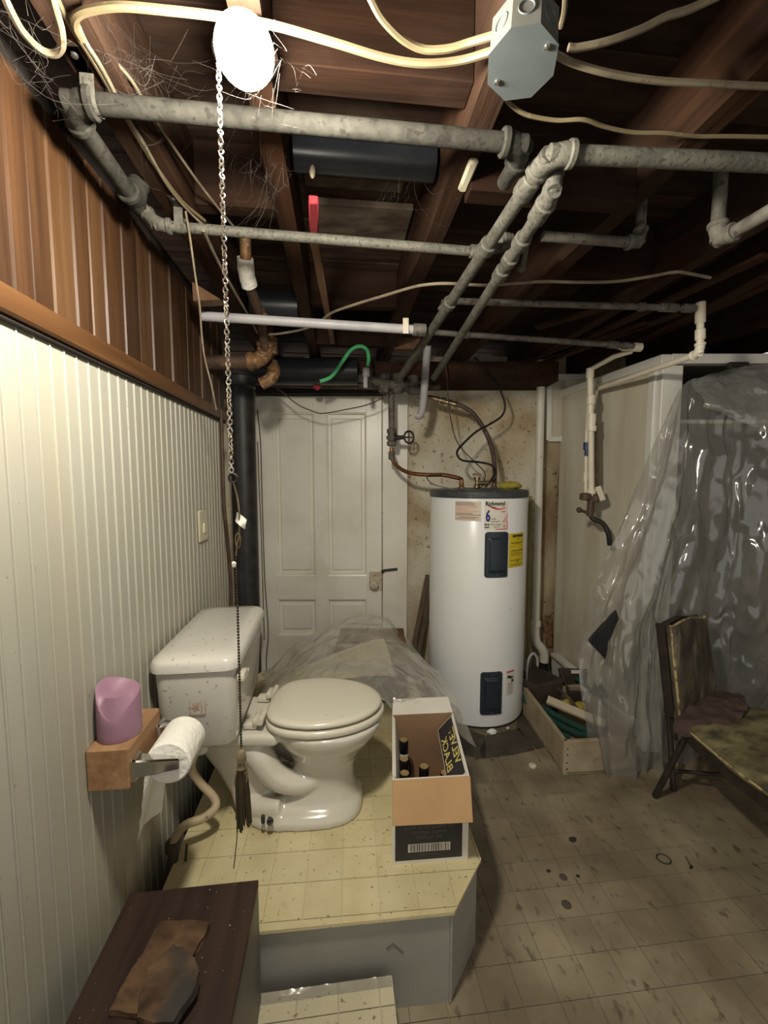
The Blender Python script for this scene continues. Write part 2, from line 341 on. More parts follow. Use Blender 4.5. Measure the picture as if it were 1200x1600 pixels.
 piping=mat('cream_piping', (.42, .34, .17), (.12, .09, .05), 40, .7, lo=.45, hi=.6), rag=mat('brown_rag', (.085, .052, .042), (.055, .034, .028), 16, .95, bump=.003, bscale=60),
 stone=mat('dark_slab', (.085, .068, .05), (.045, .036, .028), 9, .85, bump=.004, bscale=30), pebble=mat('white_cap', (.62, .56, .46), (.56, .5, .4), 20, .5),
 redpaint=mat('red_paint', (.34, .03, .042), (.24, .02, .03), (20, 6, 20), .6, dirt=(.16, .03, .03), dscale=50, dthr=.66), stick=mat('stick_wood', (.20, .105, .05), (.11, .055, .03), (30, 4, 30), .8, bump=.002, bscale=60),
 brownstick=mat('brown_stick', (.12, .075, .045), (.075, .045, .028), (30, 30, 4), .65), bluepipe=mat('black_plastic_pipe', (.014, .016, .02), (.02, .022, .026), 10, .35),
 web=mat('cobweb_silk', (.07, .06, .05), (.05, .042, .034), 30, .9), tassel=mat('tassel_thread', (.060, .043, .016), (.022, .016, .008), (120, 120, 6), .8), tasselg=mat('tassel_cord', (.24, .185, .095), (.13, .1, .05), 60, .8),
 switch=mat('ivory_plate', (.62, .57, .42), (.56, .51, .37), 8, .35), hasp=mat('dark_hasp', (.04, .034, .028), (.025, .022, .018), 20, .6, .1), lockp=mat('painted_lock', (.58, .53, .42), (.42, .34, .22), 20, .4, dirt=(.12, .08, .05), dscale=60, dthr=.62), blackplastic=mat('black_bag', (.012, .012, .014), (.02, .02, .022), 10, .25),
 film=film('clear_sheeting', (.44, .43, .40), .34, .15), film2=film('cloudy_sheeting', (.80, .77, .68), .20, .12), filmy=film('yellowed_sheeting', (.74, .69, .52), .34, .18),
)
M['holder'] = mat('brown_bakelite', (.018, .012, .009), (.012, .008, .006), 10, .6, spec=.15)
M['bulb'] = emit('lit_bulb', (1.0, .93, .79), BULB_STRENGTH)
# ================================================================== SETTING
DB = 2.9                                     # forward distance of the back wall
WX = -0.55                                   # left wall face
JZ = 2.09                                    # underside of the joists
PZ = 0.276                                   # platform top
def clip(poly, keep):                        # keep: list of (point2, inward normal2)
    for q, n in keep:
        out = []
        for i in range(len(poly)):
            a, b = poly[i], poly[(i+1) % len(poly)]
            da = (a[0]-q[0])*n[0] + (a[1]-q[1])*n[1]; db = (b[0]-q[0])*n[0] + (b[1]-q[1])*n[1]
            if da >= 0: out.append(a)
            if (da >= 0) != (db >= 0):
                t = da / (da - db); out.append((a[0]+(b[0]-a[0])*t, a[1]+(b[1]-a[1])*t))
        poly = out
        if len(poly) < 3: return []
    return poly
def halfplanes(poly):                        # CCW convex polygon
    r = []
    for i in range(len(poly)):
        a, b = poly[i], poly[(i+1) % len(poly)]
        r.append((a, (-(b[1]-a[1]), b[0]-a[0])))
    return r
# floor: joint-coloured base with embossed vinyl squares
fl = struct('floor', (1, 1, 0))
part('floor_base', MB().box((1.0, 1.2, -.0265), (4.6, 5.2, .05)), M['floorbase'], fl, False)
TS = .1015
tm = MB().box((0, 0, 0), (TS-.0014, TS-.0014, .003), bev=.0007).finish(False)
tm.materials.append(M['vinylf'])
cells = []
for i in range(-6, 26):
    for j in range(0, 32):
        x, y = i*TS + .02, j*TS + .3
        if x < -.52 or y > 3.1 - .1*x: continue
        p = V((x, y, 0)) - CAM; dd = p.dot(FW); xx = p.dot(RT)
        vis = dd > .85 and abs(xx/dd) < .93 and xx/dd > .05 and not (x < .26 and y < 2.0)
        cells.append((0 if vis else 1, dd, x, y))
cells.sort()
rest = MB()
for n, (v, dd, x, y) in enumerate(cells):
    if n < 300:
        o = bpy.data.objects.new('vinyl_square', tm); COL.objects.link(o); o.parent = fl
        o.location = V((x, y, -.0002 + random.uniform(-.0003, .0003))) - fl.location
    else: rest.box((x, y, 0), (TS-.0022, TS-.0022, .003))
o = part('vinyl_squares_far', rest, M['vinylf'], fl, False); o['kind'] = 'stuff'
# left wall : painted beadboard below, cedar boards above
wl = struct('wall_left', (WX, 1.3, 0))
part('backing', MB().box((WX-.06, 1.22, 1.08), (.08, 1.9, 2.16)), M['darkgap'], wl, False)
Y0, Y1 = .27, 2.15
rz1, rz0 = onX(0, 436, WX+.022).z, onX(0, 482, WX+.022).z
BW = .0845
def bead_poly():
    pts = []
    for k in range(2):
        b = k*BW/2
        pts += [(b+.0002, -.0022), (b+.0012, 0), (b+.0342, 0), (b+.0354, -.0022), (b+.0366, .0012), (b+.0382, .0028), (b+.0398, .0012), (b+.0410, -.0022)]
    return pts
bp = bead_poly()
bm_ = MB().prism([V((x, y, 0)) for y, x in bp] + [V((-.018, BW-.0004, 0)), V((-.018, 0, 0))], (0, 0, rz0-.004)).finish(True, 25)
bm_.materials.append(M['bead'])
nb = int((Y1-Y0)/BW)
for k in range(nb):
    o = bpy.data.objects.new('beadboard', bm_); COL.objects.link(o); o.parent = wl
    o.location = V((WX + random.uniform(-.0008, .0008), Y0 + k*BW, 0)) - wl.location
y = Y0
k = 0
while y < Y1 - .04:
    wd = random.choice((.058, .07, .085, .092, .05)); wd = min(wd, Y1 - y)
    px_ = random.uniform(-.004, .004); b = .004
    pr = [(px_-.006, y+.0006), (px_, y+b), (px_, y+wd-b), (px_-.006, y+wd-.0006), (-.018, y+wd-.0006), (-.018, y+.0006)]
    part('cedar_board', MB().prism([V((WX+.004+a, yy, rz0+.006)) for a, yy in pr], (0, 0, 2.095-rz0-.006)), M['cedarB' if random.random() < .3 else 'cedarA'], wl, False)
    y += wd; k += 1
structm('trim_1', MB().box((WX+.011, (Y0+Y1)/2, (rz0+rz1)/2), (.022, Y1-Y0, rz1-rz0), bev=.004), M['rail'])
structm('trim_2', MB().box((WX+.006, (Y0+Y1)/2, rz0-.004), (.012, Y1-Y0, .008), bev=.002), M['darkgap'])
# left recess behind the end of the panelled wall
structm('wall_recess', MB().box((-.80, 2.72, 1.08), (.06, 1.1, 2.16)), M['stainwall'])
# back wall
def bw(px, py): return at(px, py, DB)
wb = struct('wall_back', cw(.5, DB, 0))
def wallslab(x0, x1, z0, z1, d0, d1, name, m, par):
    P = [cw(x0, d0, z0), cw(x1, d0, z0), cw(x1, d1, z0), cw(x0, d1, z0)]
    return part(name, MB().prism(P, (0, 0, z1-z0)), m, par, False)
xa = bw(868, 700); xs_ = (xa-CAM).dot(RT)
g = MB().grid(lambda u, v: cw(-1.1 + u*(xs_-.12+1.1), DB + .012*noise.noise(V((u*9, v*7, 0))), v*2.2), 70, 50)
part('plaster_face', g, M['plaster'], wb)
wallslab(-1.1, 2.2, 0, 2.2, DB+.02, DB+.1, 'masonry', M['stainwall'], wb)
g = MB().grid(lambda u, v: cw(xs_-.125 + u*.2, DB - .004 + .014*noise.noise(V((u*4, v*9, 3))), v*1.98), 12, 60)
part('stained_strip', g, M['stainwall'], wb)
structm('wall_right', MB().box((2.75, 1.2, 1.08), (.08, 5.0, 2.16)), M['stainwall'])
# ceiling: subfloor planks and joists
ce = struct('ceiling', (.8, 1.2, JZ))
SZ = JZ + .19
y = -.35
while y < 3.2:
    wd = random.choice((.11, .13, .14)); th = random.uniform(0, .006)
    part('subfloor_plank', MB().box((.85, y+wd/2, SZ+.012-th), (3.9, wd-.003, .022), bev=.002), M['plank'], ce, False); y += wd
for jx, wdt, dz, m in ((-.405, .07, .0, 'joist'), (-.132, .048, .0, 'joist'), (.285, .05, .0, 'joist'), (.745, .05, .0, 'joist'), (1.16, .05, 0, 'joist'), (1.56, .05, 0, 'joist'), (1.96, .05, 0, 'joist'), (2.36, .05, 0, 'joist')):
    g = MB().box((jx, 1.3, JZ+.095+dz), (wdt, 3.6, .19)); 
    bmesh.ops.subdivide_edges(g.bm, edges=[e for e in g.bm.edges if abs((e.verts[0].co-e.verts[1].co).y) > 1], cuts=24)
    g.rough(.004, 3, jx*10)
    part('joist', g, M[m], ce, True, 30)
def blocking(x0, x1, yy, z0, z1, t=.045):
    part('blocking', MB().box(((x0+x1)/2, yy, (z0+z1)/2), (x1-x0, t, z1-z0), bev=.002), M['block'], ce, False)
blocking(-.108, .26, .86, 2.135, SZ, .06)
blocking(-.108, .26, 1.9, 2.13, SZ)
blocking(-.37, -.156, 1.25, 2.12, SZ)
blocking(-.37, -.156, .50, 2.15, SZ, .05)
blocking(.31, .72, 1.03, 2.06, 2.17, .05)
blocking(.77, 1.135, 1.5, 2.12, SZ)
blocking(-.108, .26, 2.35, 2.10, SZ)
# mortar-smeared boards showing between the joists
for (a, b_, c, d_) in ((-.06, .25, 1.42, 1.60), (-.09, .2, 1.30, 1.345)):
    part('smeared_board', MB().box(((a+b_)/2, (c+d_)/2, SZ-.012), (b_-a, d_-c, .02), bev=.002), M['cream_smear'], ce, False)
# angled loose laths lying under the right-hand joists
for i, (p0, p1) in enumerate((((838, 512), (985, 470)), ((800, 572), (1010, 505)), ((828, 575), (1060, 490)), ((890, 590), (1200, 432)), ((850, 560), (1200, 398)))):
    part('lath', MB().bar(onz(*p0, JZ-.008), onz(*p1, JZ-.008), .045, .012, bev=.001), M['joist'], ce, False)
# dark header and sill timbers over the door
wallslab(-1.0, 1.05, 1.975, 2.09, DB-.30, DB-.02, 'header_beam', M['joist'], ce)
# door
d1 = struct('door_1', bw(500, 1100)); 
def bx(px): return (bw(px, 760)-CAM).dot(RT)
def bz(py): return bw(500, py).z
xl, xr = bx(405), bx(596.5); zt = bz(621)
stiles = [(xl, bx(432)), (bx(493), bx(511.5)), (bx(573), xr)]
rails = [(bz(646), zt), (bz(934), bz(898)), (0.02, .30)]
def slab(nm, x0, x1, z0, z1, dd0, m, par, bev=.0):
    P = [cw(x0, dd0, z0), cw(x1, dd0, z0), cw(x1, DB-.004, z0), cw(x0, DB-.004, z0)]
    return part(nm, MB().prism(P, (0, 0, z1-z0), bev), m, par, False)
for n_, (x0, x1) in enumerate(stiles): slab('stile', x0, x1, .02, zt, DB-.045, M['doorp'], d1, .0015)
for z0, z1 in rails:
    for (a, b_) in ((stiles[0][1], stiles[1][0]), (stiles[1][1], stiles[2][0])): slab('rail', a+.0004, b_-.0004, z0, z1, DB-.0448, M['doorp'], d1, .0015)
for (a, b_) in ((stiles[0][1], stiles[1][0]), (stiles[1][1], stiles[2][0])):
    for z0, z1 in ((rails[1][1], rails[0][0]), (rails[2][1], rails[1][0])):
        slab('door_panel', a, b_, z0, z1, DB-.016, M['doorp'], d1)
        mb = MB()
        for (i0, j0, i1, j1) in ((a, z0, b_, z0), (a, z1, b_, z1), (a, z0, a, z1), (b_, z0, b_, z1)):
            mb.tube([cw(i0, DB-.026, j0), cw(i1, DB-.026, j1)], .012, 8)
        part('panel_moulding', mb, M['doorp'], d1)
        slab('raised_field', a+.032, b_-.032, z0+.038, z1-.038, DB-.027, M['doorp'], d1, .006)
# lock and knob
slab('lock_plate', bx(577), bx(597), bz(919), bz(891), DB-.058, M['lockp'], d1, .003)
kp = at(585, 912, DB-.06)
kn = part('door_knob', MB().lathe([(.012, 0), (.012, .022), (.026, .030), (.030, .042), (.024, .053), (.008, .057)], kp, -FW, 20), M['lockp'], d1)
part('hasp', MB().bar(at(599, 891.5, DB-.05), at(621, 889, DB-.05), .012, .026, up=-FW, bev=.002).ball(at(598, 893, DB-.055), .012), M['hasp'], d1)
# casing boards right of the door, frame left
structm('trim_3', MB().prism([cw(bx(598.3), DB-.04, 0), cw(bx(636), DB-.04, 0), cw(bx(636), DB-.003, 0), cw(bx(598.3), DB-.003, 0)], (0, 0, 2.0)), M['doorp'])
structm('trim_4', MB().prism([cw(bx(400.5), DB-.03, 0), cw(bx(404), DB-.03, 0), cw(bx(404), DB-.003, 0), cw(bx(400.5), DB-.003, 0)], (0, 0, 1.97)), M['doorp'])
# framed white board high on the back wall
w1 = thing('framed_panel', 'small framed white board high on the back wall beside the standpipe', 'panel', bw(888, 688))
mb = MB()
for (a, b_) in (((855, 589), (920, 589)), ((856, 686), (920, 686)), ((857, 589), (857, 688)), ((918, 589), (918, 688))):
    mb.bar(at(*a, DB-.03), at(*b_, DB-.03), .035, .03, up=-FW, bev=.003)
part('window_frame', mb, M['closetp'], w1, False)
part('board_panel', MB().prism([at(858, 590, DB-.03), at(918, 590, DB-.03), at(918, 687, DB-.03), at(858, 687, DB-.03)], FW*.02), M['hardboard'], w1, False)
# ================================================================== PLATFORM, STEP, BROWN BOX
FR, CH = onz(710, 1425, PZ), onz(752, 1342, PZ)
FL0 = onz(412, 1455, PZ); LX = -.487
dirf = (FL0 - FR); FL = FR + dirf * ((LX - FR.x) / dirf.x)
YB = 2.42
outline = [(FL.x, FL.y), (FR.x, FR.y), (CH.x, CH.y), (CH.x, YB), (LX, YB)]
pf = thing('platform', 'grey painted plywood platform topped with yellow vinyl squares, under the toilet', 'platform', (0, 1.6, 0))
ins = [(FL.x+.006, FL.y+.012), (FR.x-.004, FR.y+.012), (CH.x-.012, CH.y+.004), (CH.x-.012, YB-.01), (LX+.01, YB-.01)]
part('core', MB().prism([V((x, y, .0)) for x, y in [(FL.x+.02, FL.y+.03), (FR.x-.01, FR.y+.03), (CH.x-.03, CH.y+.01), (CH.x-.03, YB-.03), (LX+.03, YB-.03)]], (0, 0, PZ-.016)), M['greypd'], pf, False)
for nm, i, j, mm in (('front_panel', 0, 1, 'greyp'), ('corner_panel', 1, 2, 'greyp'), ('side_panel', 2, 3, 'greyp'), ('left_panel', 4, 0, 'greyp')):
    a, b = V((*ins[i], 0)), V((*ins[j], 0)); n = (b-a).cross(UP).normalized()
    part(nm, MB().prism([a, b, b - n*.012, a - n*.012], (0, 0, PZ-.008)), M[mm], pf, False)
part('corner_seam', MB().bar(V((*ins[1], .002)) + V((.0, -.001, 0)), V((*ins[1], PZ-.01)) + V((0, -.001, 0)), .008, .006, up=(0, 1, 0), bev=.002), M['greyp'], pf, False)
part('vinyl_backing', MB().prism([V((x, y, PZ-.009)) for x, y in outline], (0, 0, .006)), M['vinylp'], pf, False)
hp = halfplanes(outline)
def vinyl_tiles(hp, x0, x1, y0, y1, zz, m, par, ts, ang=0.0, org=(0, 0), nm='vinyl_square'):
    ca, sa = math.cos(ang), math.sin(ang)
    nx, ny = int((x1-x0)/ts)+1, int((y1-y0)/ts)+1
    for i in range(nx):
        for j in range(ny):
            q = []
            for dx, dy in ((0, 0), (1, 0), (1, 1), (0, 1)):
                g = .0012
                lx = x0 + (i+dx)*ts + (g if dx == 0 else -g); ly = y0 + (j+dy)*ts + (g if dy == 0 else -g)
                q.append((org[0] + ca*lx - sa*ly, org[1] + sa*lx + ca*ly))
            q = clip(q, hp)
            if len(q) < 3: continue
            ar = abs(sum(q[k][0]*q[(k+1) % len(q)][1] - q[(k+1) % len(q)][0]*q[k][1] for k in range(len(q))))/2
            if ar < 2e-4: continue
            part(nm, MB().prism([V((x, y, zz)) for x, y in q], (0, 0, .003)), m, par, False)
vinyl_tiles(hp, -.62, .45, -.1, 1.5, PZ-.003, M['vinylp'], pf, .1, math.radians(-1.5), (0.02, 1.0))
def onfront(px, py):
    a = V((*ins[0], 0)); b = V((*ins[1], 0)); n = (b-a).cross(UP).normalized(); r = ray(px, py); p = CAM + r*((a-CAM).dot(n)/r.dot(n)); return p + n*.001
part('paint_tear', MB().bar(onfront(604, 1482), onfront(614, 1474), .0035, .003, up=FW).bar(onfront(614, 1474), onfront(630, 1488), .0025, .003, up=FW), M['greypd'], pf, False)
# step
st = thing('step', 'low step with pale speckled vinyl top in front of the grey platform', 'step', (.0, .9, 0))
SZt = .138
s0, s1 = onz(420, 1550, SZt), onz(612, 1523, SZt)
d0 = (s1-s0).normalized(); back = V((-d0.y, d0.x, 0))
dep = .36
so = [s0 - d0*.02 - back*dep, s1 - back*dep, s1, s0 - d0*.02]
part('step_body', MB().prism([V((p.x, p.y, 0)) for p in so], (0, 0, SZt-.007)), M['vinylw'], st, False)
vinyl_tiles(halfplanes([(p.x, p.y) for p in so]), -.03, .5, -dep, 0.0, SZt-.005, M['vinylw'], st, .1, math.atan2(d0.y, d0.x), (s0.x, s0.y))
e0, e1 = s0 - d0*.018, s1 - d0*.002
part('edge_tape', MB().grid(lambda u, v: e0.lerp(e1, u) - back*(.002+.022*v) + UP*(-.0015 + .0007*noise.noise(V((u*24, v*5, 1))) + .004*(1-v)**2), 50, 8), M['film'], st)
# brown veneer box
BZ = .45
b0, b1 = onz(203, 1395, BZ), onz(404, 1374, BZ)
bd = (b1-b0).normalized(); bb = V((-bd.y, bd.x, 0))
bx_ = thing('side_box', 'dark walnut veneer box against the beadboard wall, in the near left corner', 'box', (b0+b1)/2 * 1.0 - UP*BZ - bb*.2)
def quad(o_, w0, w1, d0_, d1_): return [o_ + bd*w0 - bb*d1_, o_ + bd*w1 - bb*d1_, o_ + bd*w1 - bb*d0_, o_ + bd*w0 - bb*d0_]
wB = (b1-b0).length; base = V((b0.x, b0.y, 0))
part('box_top', MB().prism([p + UP*(BZ-.018) for p in quad(base, 0, wB, 0, .5)], (0, 0, .018), .0015), M['walnut'], bx_, False)
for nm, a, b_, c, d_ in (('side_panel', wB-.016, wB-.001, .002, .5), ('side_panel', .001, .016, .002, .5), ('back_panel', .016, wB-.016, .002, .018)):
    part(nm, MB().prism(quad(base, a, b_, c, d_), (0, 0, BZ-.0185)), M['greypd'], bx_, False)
def chunk(nm, pts, z, th, m, label, cat, seed):
    mb = MB().prism([onz(x, y, z) for x, y in pts], (0, 0, th))
    bmesh.ops.triangulate(mb.bm, faces=[f for f in mb.bm.faces if len(f.verts) > 4])
    bmesh.ops.subdivide_edges(mb.bm, edges=mb.bm.edges[:], cuts=3, use_grid_fill=True)
    for v in mb.bm.verts:
        if v.co.z > z + .001:
            v.co += noise.noise_vector(v.co*40 + V((seed, 0, 0)))*.004 + noise.noise_vector(v.co*110)*.0025
            v.co.z = max(v.co.z, z + .004)
        else:
            nv = noise.noise_vector(v.co*50 + V((seed, 0, 0)))*.003; v.co.x += nv.x; v.co.y += nv.y
    return tag(part(nm, mb, m, None, True, 30), label, cat)
chunk('wood_scrap', [(252, 1444), (290, 1446), (328, 1450), (320, 1470), (302, 1500), (262, 1524), (230, 1560), (217, 1592), (173, 1588), (190, 1552), (206, 1524), (222, 1500)], BZ+.001, .012, M['rotten'], 'long flat split board lying on the dark veneer box', 'scrap wood', 1)
chunk('wood_scrap', [(273, 1486), (296, 1500), (313, 1526), (308, 1552), (290, 1578), (272, 1606), (240, 1612), (216, 1600), (219, 1566), (232, 1524)], BZ+.018, .016, M['rotten'], 'thick rotten wood chunk with a charred hollow, on top of the split board', 'scrap wood', 5)
# ================================================================== TOILET
TC = V((-.085, 1.405, PZ)); 
TA = math.radians(-5.5)
tu = V((math.cos(TA), math.sin(TA), 0)); tv = V((-math.sin(TA), math.cos(TA), 0))
def tl(u, v, z): return TC + tu*u + tv*v + UP*z
def sup(uc, hl, hw, z, n=36, e=2.2, egg=0.0, v0=0):
    r = []
    for k in range(n):
        a = 2*math.pi*k/n; c, s = math.cos(a), math.sin(a)
        x = math.copysign(abs(c)**(2/e), c); y = math.copysign(abs(s)**(2/e), s)
        r.append(tl(uc + hl*x, v0 + hw*y*(1 - egg*x), z))
    return r
to = thing('toilet', 'white low toilet with closed ivory lid standing on the yellow vinyl platform', 'toilet', TC)
mb = MB()
prof = [(0, -.035, .197, .138, 3), (.02, -.035, .197, .138, 3), (.034, -.032, .19, .126, 2.8), (.05, -.005, .15, .098, 2.6), (.09, .02, .112, .085, 2.4), (.14, .03, .102, .081, 2.3),
        (.18, .033, .112, .09, 2.2), (.22, .038, .134, .114, 2.2), (.255, .042, .160, .140, 2.2), (.285, .045, .178, .154, 2.2), (.305, .046, .184, .159, 2.2), (.316, .046, .182, .157, 2.2)]
mb.loft([sup(uc, hl, hw, z, e=e, egg=.06) for z, uc, hl, hw, e in prof])
# rear body under the tank and the trapway bulge on both flanks
mb.loft([sup(uc, hl, hw, z, e=3) for z, uc, hl, hw in ((.0, -.17, .095, .105), (.03, -.175, .095, .10), (.07, -.20, .09, .075), (.14, -.235, .095, .072), (.20, -.255, .11, .085), (.25, -.26, .13, .10), (.29, -.25, .15, .115))])
for sg in (-1, 1):
    p = catmull([tl(-.21, sg*.055, .255), tl(-.17, sg*.075, .215), tl(-.135, sg*.08, .165), tl(-.09, sg*.078, .13), tl(-.03, sg*.07, .118), tl(.03, sg*.05, .13)], 5)
    mb.tube(p, [.05, .05, .049, .048, .047, .046, .045, .044, .043, .042, .041, .04, .04, .04, .04, .039, .038, .037, .036, .035, .034, .033, .032, .031, .03, .03][:len(p)], 14)
    p = catmull([tl(-.23, sg*.06, .05), tl(-.17, sg*.085, .045), tl(-.10, sg*.09, .05)], 5); mb.tube(p, .032, 12)
mb.box(tl(-.25, 0, .294), (.30, .25, .042), Matrix.Rotation(TA, 3, 'Z'), .012, 2)
bowl = part('bowl', mb, M['porcelain'], to, True, 60)
rm = bowl.modifiers.new('r', 'REMESH'); rm.mode = 'VOXEL'; rm.voxel_size = .0055; rm.use_smooth_shade = True
sm = bowl.modifiers.new('s', 'SMOOTH'); sm.factor = .5; sm.iterations = 9
def dshape(z, g=0.0, n=44, back=-.155, fr=.236, hw=.161):
    r = []
    for k in range(n):
        a = 2*math.pi*k/n; c, s = math.cos(a), math.sin(a)
        e = 2.0 if c > 0 else 3.2
        x = math.copysign(abs(c)**(2/e), c); y = math.copysign(abs(s)**(2/e), s)
        L = (fr if c > 0 else -back)
        r.append(tl(x*(L-g), y*(hw-g)*(1 - (.10*max(0, -x))), z))
    return r
mb = MB().loft([dshape(.322, .010), dshape(.3235, .002), dshape(.330), dshape(.338), dshape(.343, .004), dshape(.345, .012)])
part('seat_ring', mb, M['seat'], to, True, 50)
mb = MB().loft([dshape(.350, .014, fr=.231), dshape(.352, .006, fr=.231), dshape(.357, .003, fr=.231), dshape(.363, .004, fr=.231), dshape(.368, .009, fr=.231), dshape(.3715, .022, fr=.231), dshape(.373, .06, fr=.231), dshape(.3735, .12, fr=.231)])
part('lid', mb, M['seat'], to, True, 50)
part('seat_gap_shade', MB().loft([dshape(.344, .016, fr=.229), dshape(.351, .016, fr=.229)]).loft([dshape(.315, .016), dshape(.3235, .014)]), M['shadowgap'], to)  # solid filler coloured as the shade between lid, seat and rim
for s_ in (-.082, .082):
    h = MB().box(tl(-.168, s_, .345), (.034, .05, .022), Matrix.Rotation(TA, 3, 'Z'), .006, 2).tube([tl(-.158, s_-.03, .351), tl(-.158, s_+.03, .351)], .0105, 12)
    h.box(tl(-.195, s_, .328), (.045, .034, .020), Matrix.Rotation(TA, 3, 'Z'), .005, 2)
    part('hinge', h, M['seat'], to, True, 45)
# tank
TB = math.radians(.8); ku = V((math.cos(TB), math.sin(TB), 0)); kv = V((-math.sin(TB), math.cos(TB), 0)); TK = tl(-.32, 0, 0)
def tk(u, v, z): return TK + ku*(u+.32) + kv*v + UP*(z+.006)
def rect(u0, u1, v0, v1, z, r=.022, n=5):
    pts = []
    for cx, cy, a0 in ((u1-r, v1-r, 0), (u0+r, v1-r, 90), (u0+r, v0+r, 180), (u1-r, v0+r, 270)):
        for k in range(n+1):
            a = math.radians(a0 + 90*k/n); pts.append(tk(cx + r*math.cos(a), cy + r*math.sin(a), z))
    return pts
U0, U1 = -.446, -.218
mb = MB().loft([rect(U0+.03, U1-.03, -.185, .205, .316, .04), rect(U0+.014, U1-.016, -.200, .225, .322, .04), rect(U0+.009, U1-.012, -.208, .232, .334, .04), rect(U0+.004, U1-.006, -.226, .250, .46, .036), rect(U0+.002, U1-.002, -.232, .256, .556, .034), rect(U0+.002, U1-.002, -.232, .256, .565, .034)])
part('tank', mb, M['tankp'], to, True, 50)
mb = MB().loft([rect(U0-.004, U1+.006, -.238, .262, .5665, .036), rect(U0-.008, U1+.011, -.243, .267, .570, .04), rect(U0-.008, U1+.011, -.243, .267, .590, .04), rect(U0-.003, U1+.005, -.237, .261, .602, .04), rect(U0+.008, U1-.008, -.224, .249, .609, .04), rect(U0+.04, U1-.04, -.186, .215, .612, .04)])
part('tank_lid', mb, M['tankp'], to, True, 50)
lv = MB().box(tk(U1+.012, -.194, .535), (.024, .05, .024), Matrix.Rotation(TB, 3, 'Z'), .006, 2).box(tk(U1+.018, -.174, .528), (.014, .06, .012), Matrix.Rotation(TB, 3, 'Z'), .004, 2)
part('flush_lever', lv, M['seat'], to)
def dec(u, v): return tk(-.325 + u, -.1925 + (v/.6)*0 - .003 - .0, .435 + v)
dmat = M['redprint'] = mat('faded_print', (.34, .20, .15), (.45, .32, .25), 60, .6)
mb = MB()
for a, b_ in (((-.021, -.025), (.021, -.025)), ((-.021, .025), (.021, .025)), ((-.021, -.025), (-.021, .025)), ((.021, -.025), (.021, .025)), ((.011, -.025), (.011, .025))):
    mb.bar(tk(-.325+a[0], -.2262, .465+a[1]), tk(-.325+b_[0], -.2262, .465+b_[1]), .0022, .0022, up=-kv)
for k in range(6):
    a = k*math.pi/3 + .3
    mb.bar(tk(-.33, -.2265, .463), tk(-.33+.011*math.cos(a), -.2265, .463+.011*math.sin(a)), .004, .0022, up=-kv)
part('printed_emblem', mb, dmat, to, False)
for sg in (-1,):
    bc = MB().lathe([(.011, 0), (.011, .004), (.006, .006), (.006, .02), (.002, .022)], at(422, 1284, 1.235), (0, -.45, 1), 12).box(at(411, 1280, 1.235), (.012, .012, .03), None, .004)
    part('floor_bolt', bc, M['hasp'], to)
# stain-free supply: hose from the tank bottom to the dark pipe in the gap
sh = thing('supply_hose', 'beige flexible hose curving from the toilet tank down to a dark pipe', 'hose', onX(262, 1380, WX+.05))
hp_ = [tl(-.33, -.15, .312), at(299, 1197, 1.24), at(312, 1222, 1.25), at(334, 1246, 1.24), at(336, 1262, 1.22), at(318, 1278, 1.20), at(292, 1288, 1.18), at(277, 1303, 1.17), at(271, 1318, 1.16)]
part('hose', MB().tube(catmull(hp_, 6), .0125, 12), M['hose'], sh)
part('hose_nut', MB().coll(tl(-.33, -.15, .297), UP, .024, .03), M['porcelain'], sh)
part('dark_riser', MB().tube(catmull([at(271, 1316, 1.16), at(271, 1335, 1.16), at(267, 1360, 1.15), at(262, 1392, 1.14)], 5), .0155, 12).coll(at(270, 1322, 1.16), UP, .021, .03), M['hosed'], sh)
part('shutoff_valve', MB().ball(at(274, 1352, 1.15), .016).ball(at(284, 1356, 1.15), .013).torus(at(290, 1362, 1.14), .014, .005, FW, 14).bar(at(292, 1320, 1.15), at(290, 1345, 1.15), .006, .006), M['hosed'], sh)
tag(part('floor_pipe', MB().tube([V((WX+.028, .85, .13)), V((WX+.028, 2.1, .13))], .013, 12), M['blackc']), 'black pipe running along the foot of the beadboard wall', 'pipe')
# ================================================================== PAPER HOLDER
bz0, bz1 = .715, .812
lb = thing('paper_holder', 'varnished wood block with chrome toilet paper bracket on the beadboard wall', 'paper holder', V((WX+.045, 1.05, bz0)))
Yn = onX(130, 1170, WX).y; Yf = Yn + .165
part('wood_block', MB().box((WX+.0465, (Yn+Yf)/2, (bz0+bz1)/2), (.09, Yf-Yn, bz1-bz0), bev=.004), M['lumber'], lb, False)
RX, RZ = WX+.160, .757
for yy, sg in ((Yn+.018, 1), (Yf-.016, -1)):
    mb = MB().box((WX+.097, yy, RZ), (.012, .042, .056), bev=.005)
    fr_ = [V((WX+.10, yy-.016, RZ-.02)), V((WX+.10, yy+.016, RZ-.02)), V((WX+.10, yy+.016, RZ+.022)), V((WX+.10, yy-.016, RZ+.022))]
    bk_ = [V((WX+.19, yy-.007, RZ-.012)), V((WX+.19, yy+.007, RZ-.012)), V((WX+.19, yy+.007, RZ+.014)), V((WX+.19, yy-.007, RZ+.014))]
    mb.hexa(fr_, bk_, .003)
    part('chrome_bracket', mb, M['chrome'], lb, True, 30)
part('roller', MB().tube([(RX, Yn+.025, RZ), (RX, Yf-.022, RZ)], .0095, 14), M['chrome'], lb)
ro = thing('paper_roll', 'half-used white toilet paper roll on the chrome bracket', 'toilet paper', (RX, (Yn+Yf)/2, RZ-.05))
ya, yb = Yn+.028, Yf-.027
R_ = .050; Rh = .019
mb = MB()
prr = [(Rh, ya), (R_-.004, ya), (R_, ya+.004), (R_, yb-.004), (R_-.004, yb), (Rh, yb), (Rh, ya)]
seg = 40; rings = []
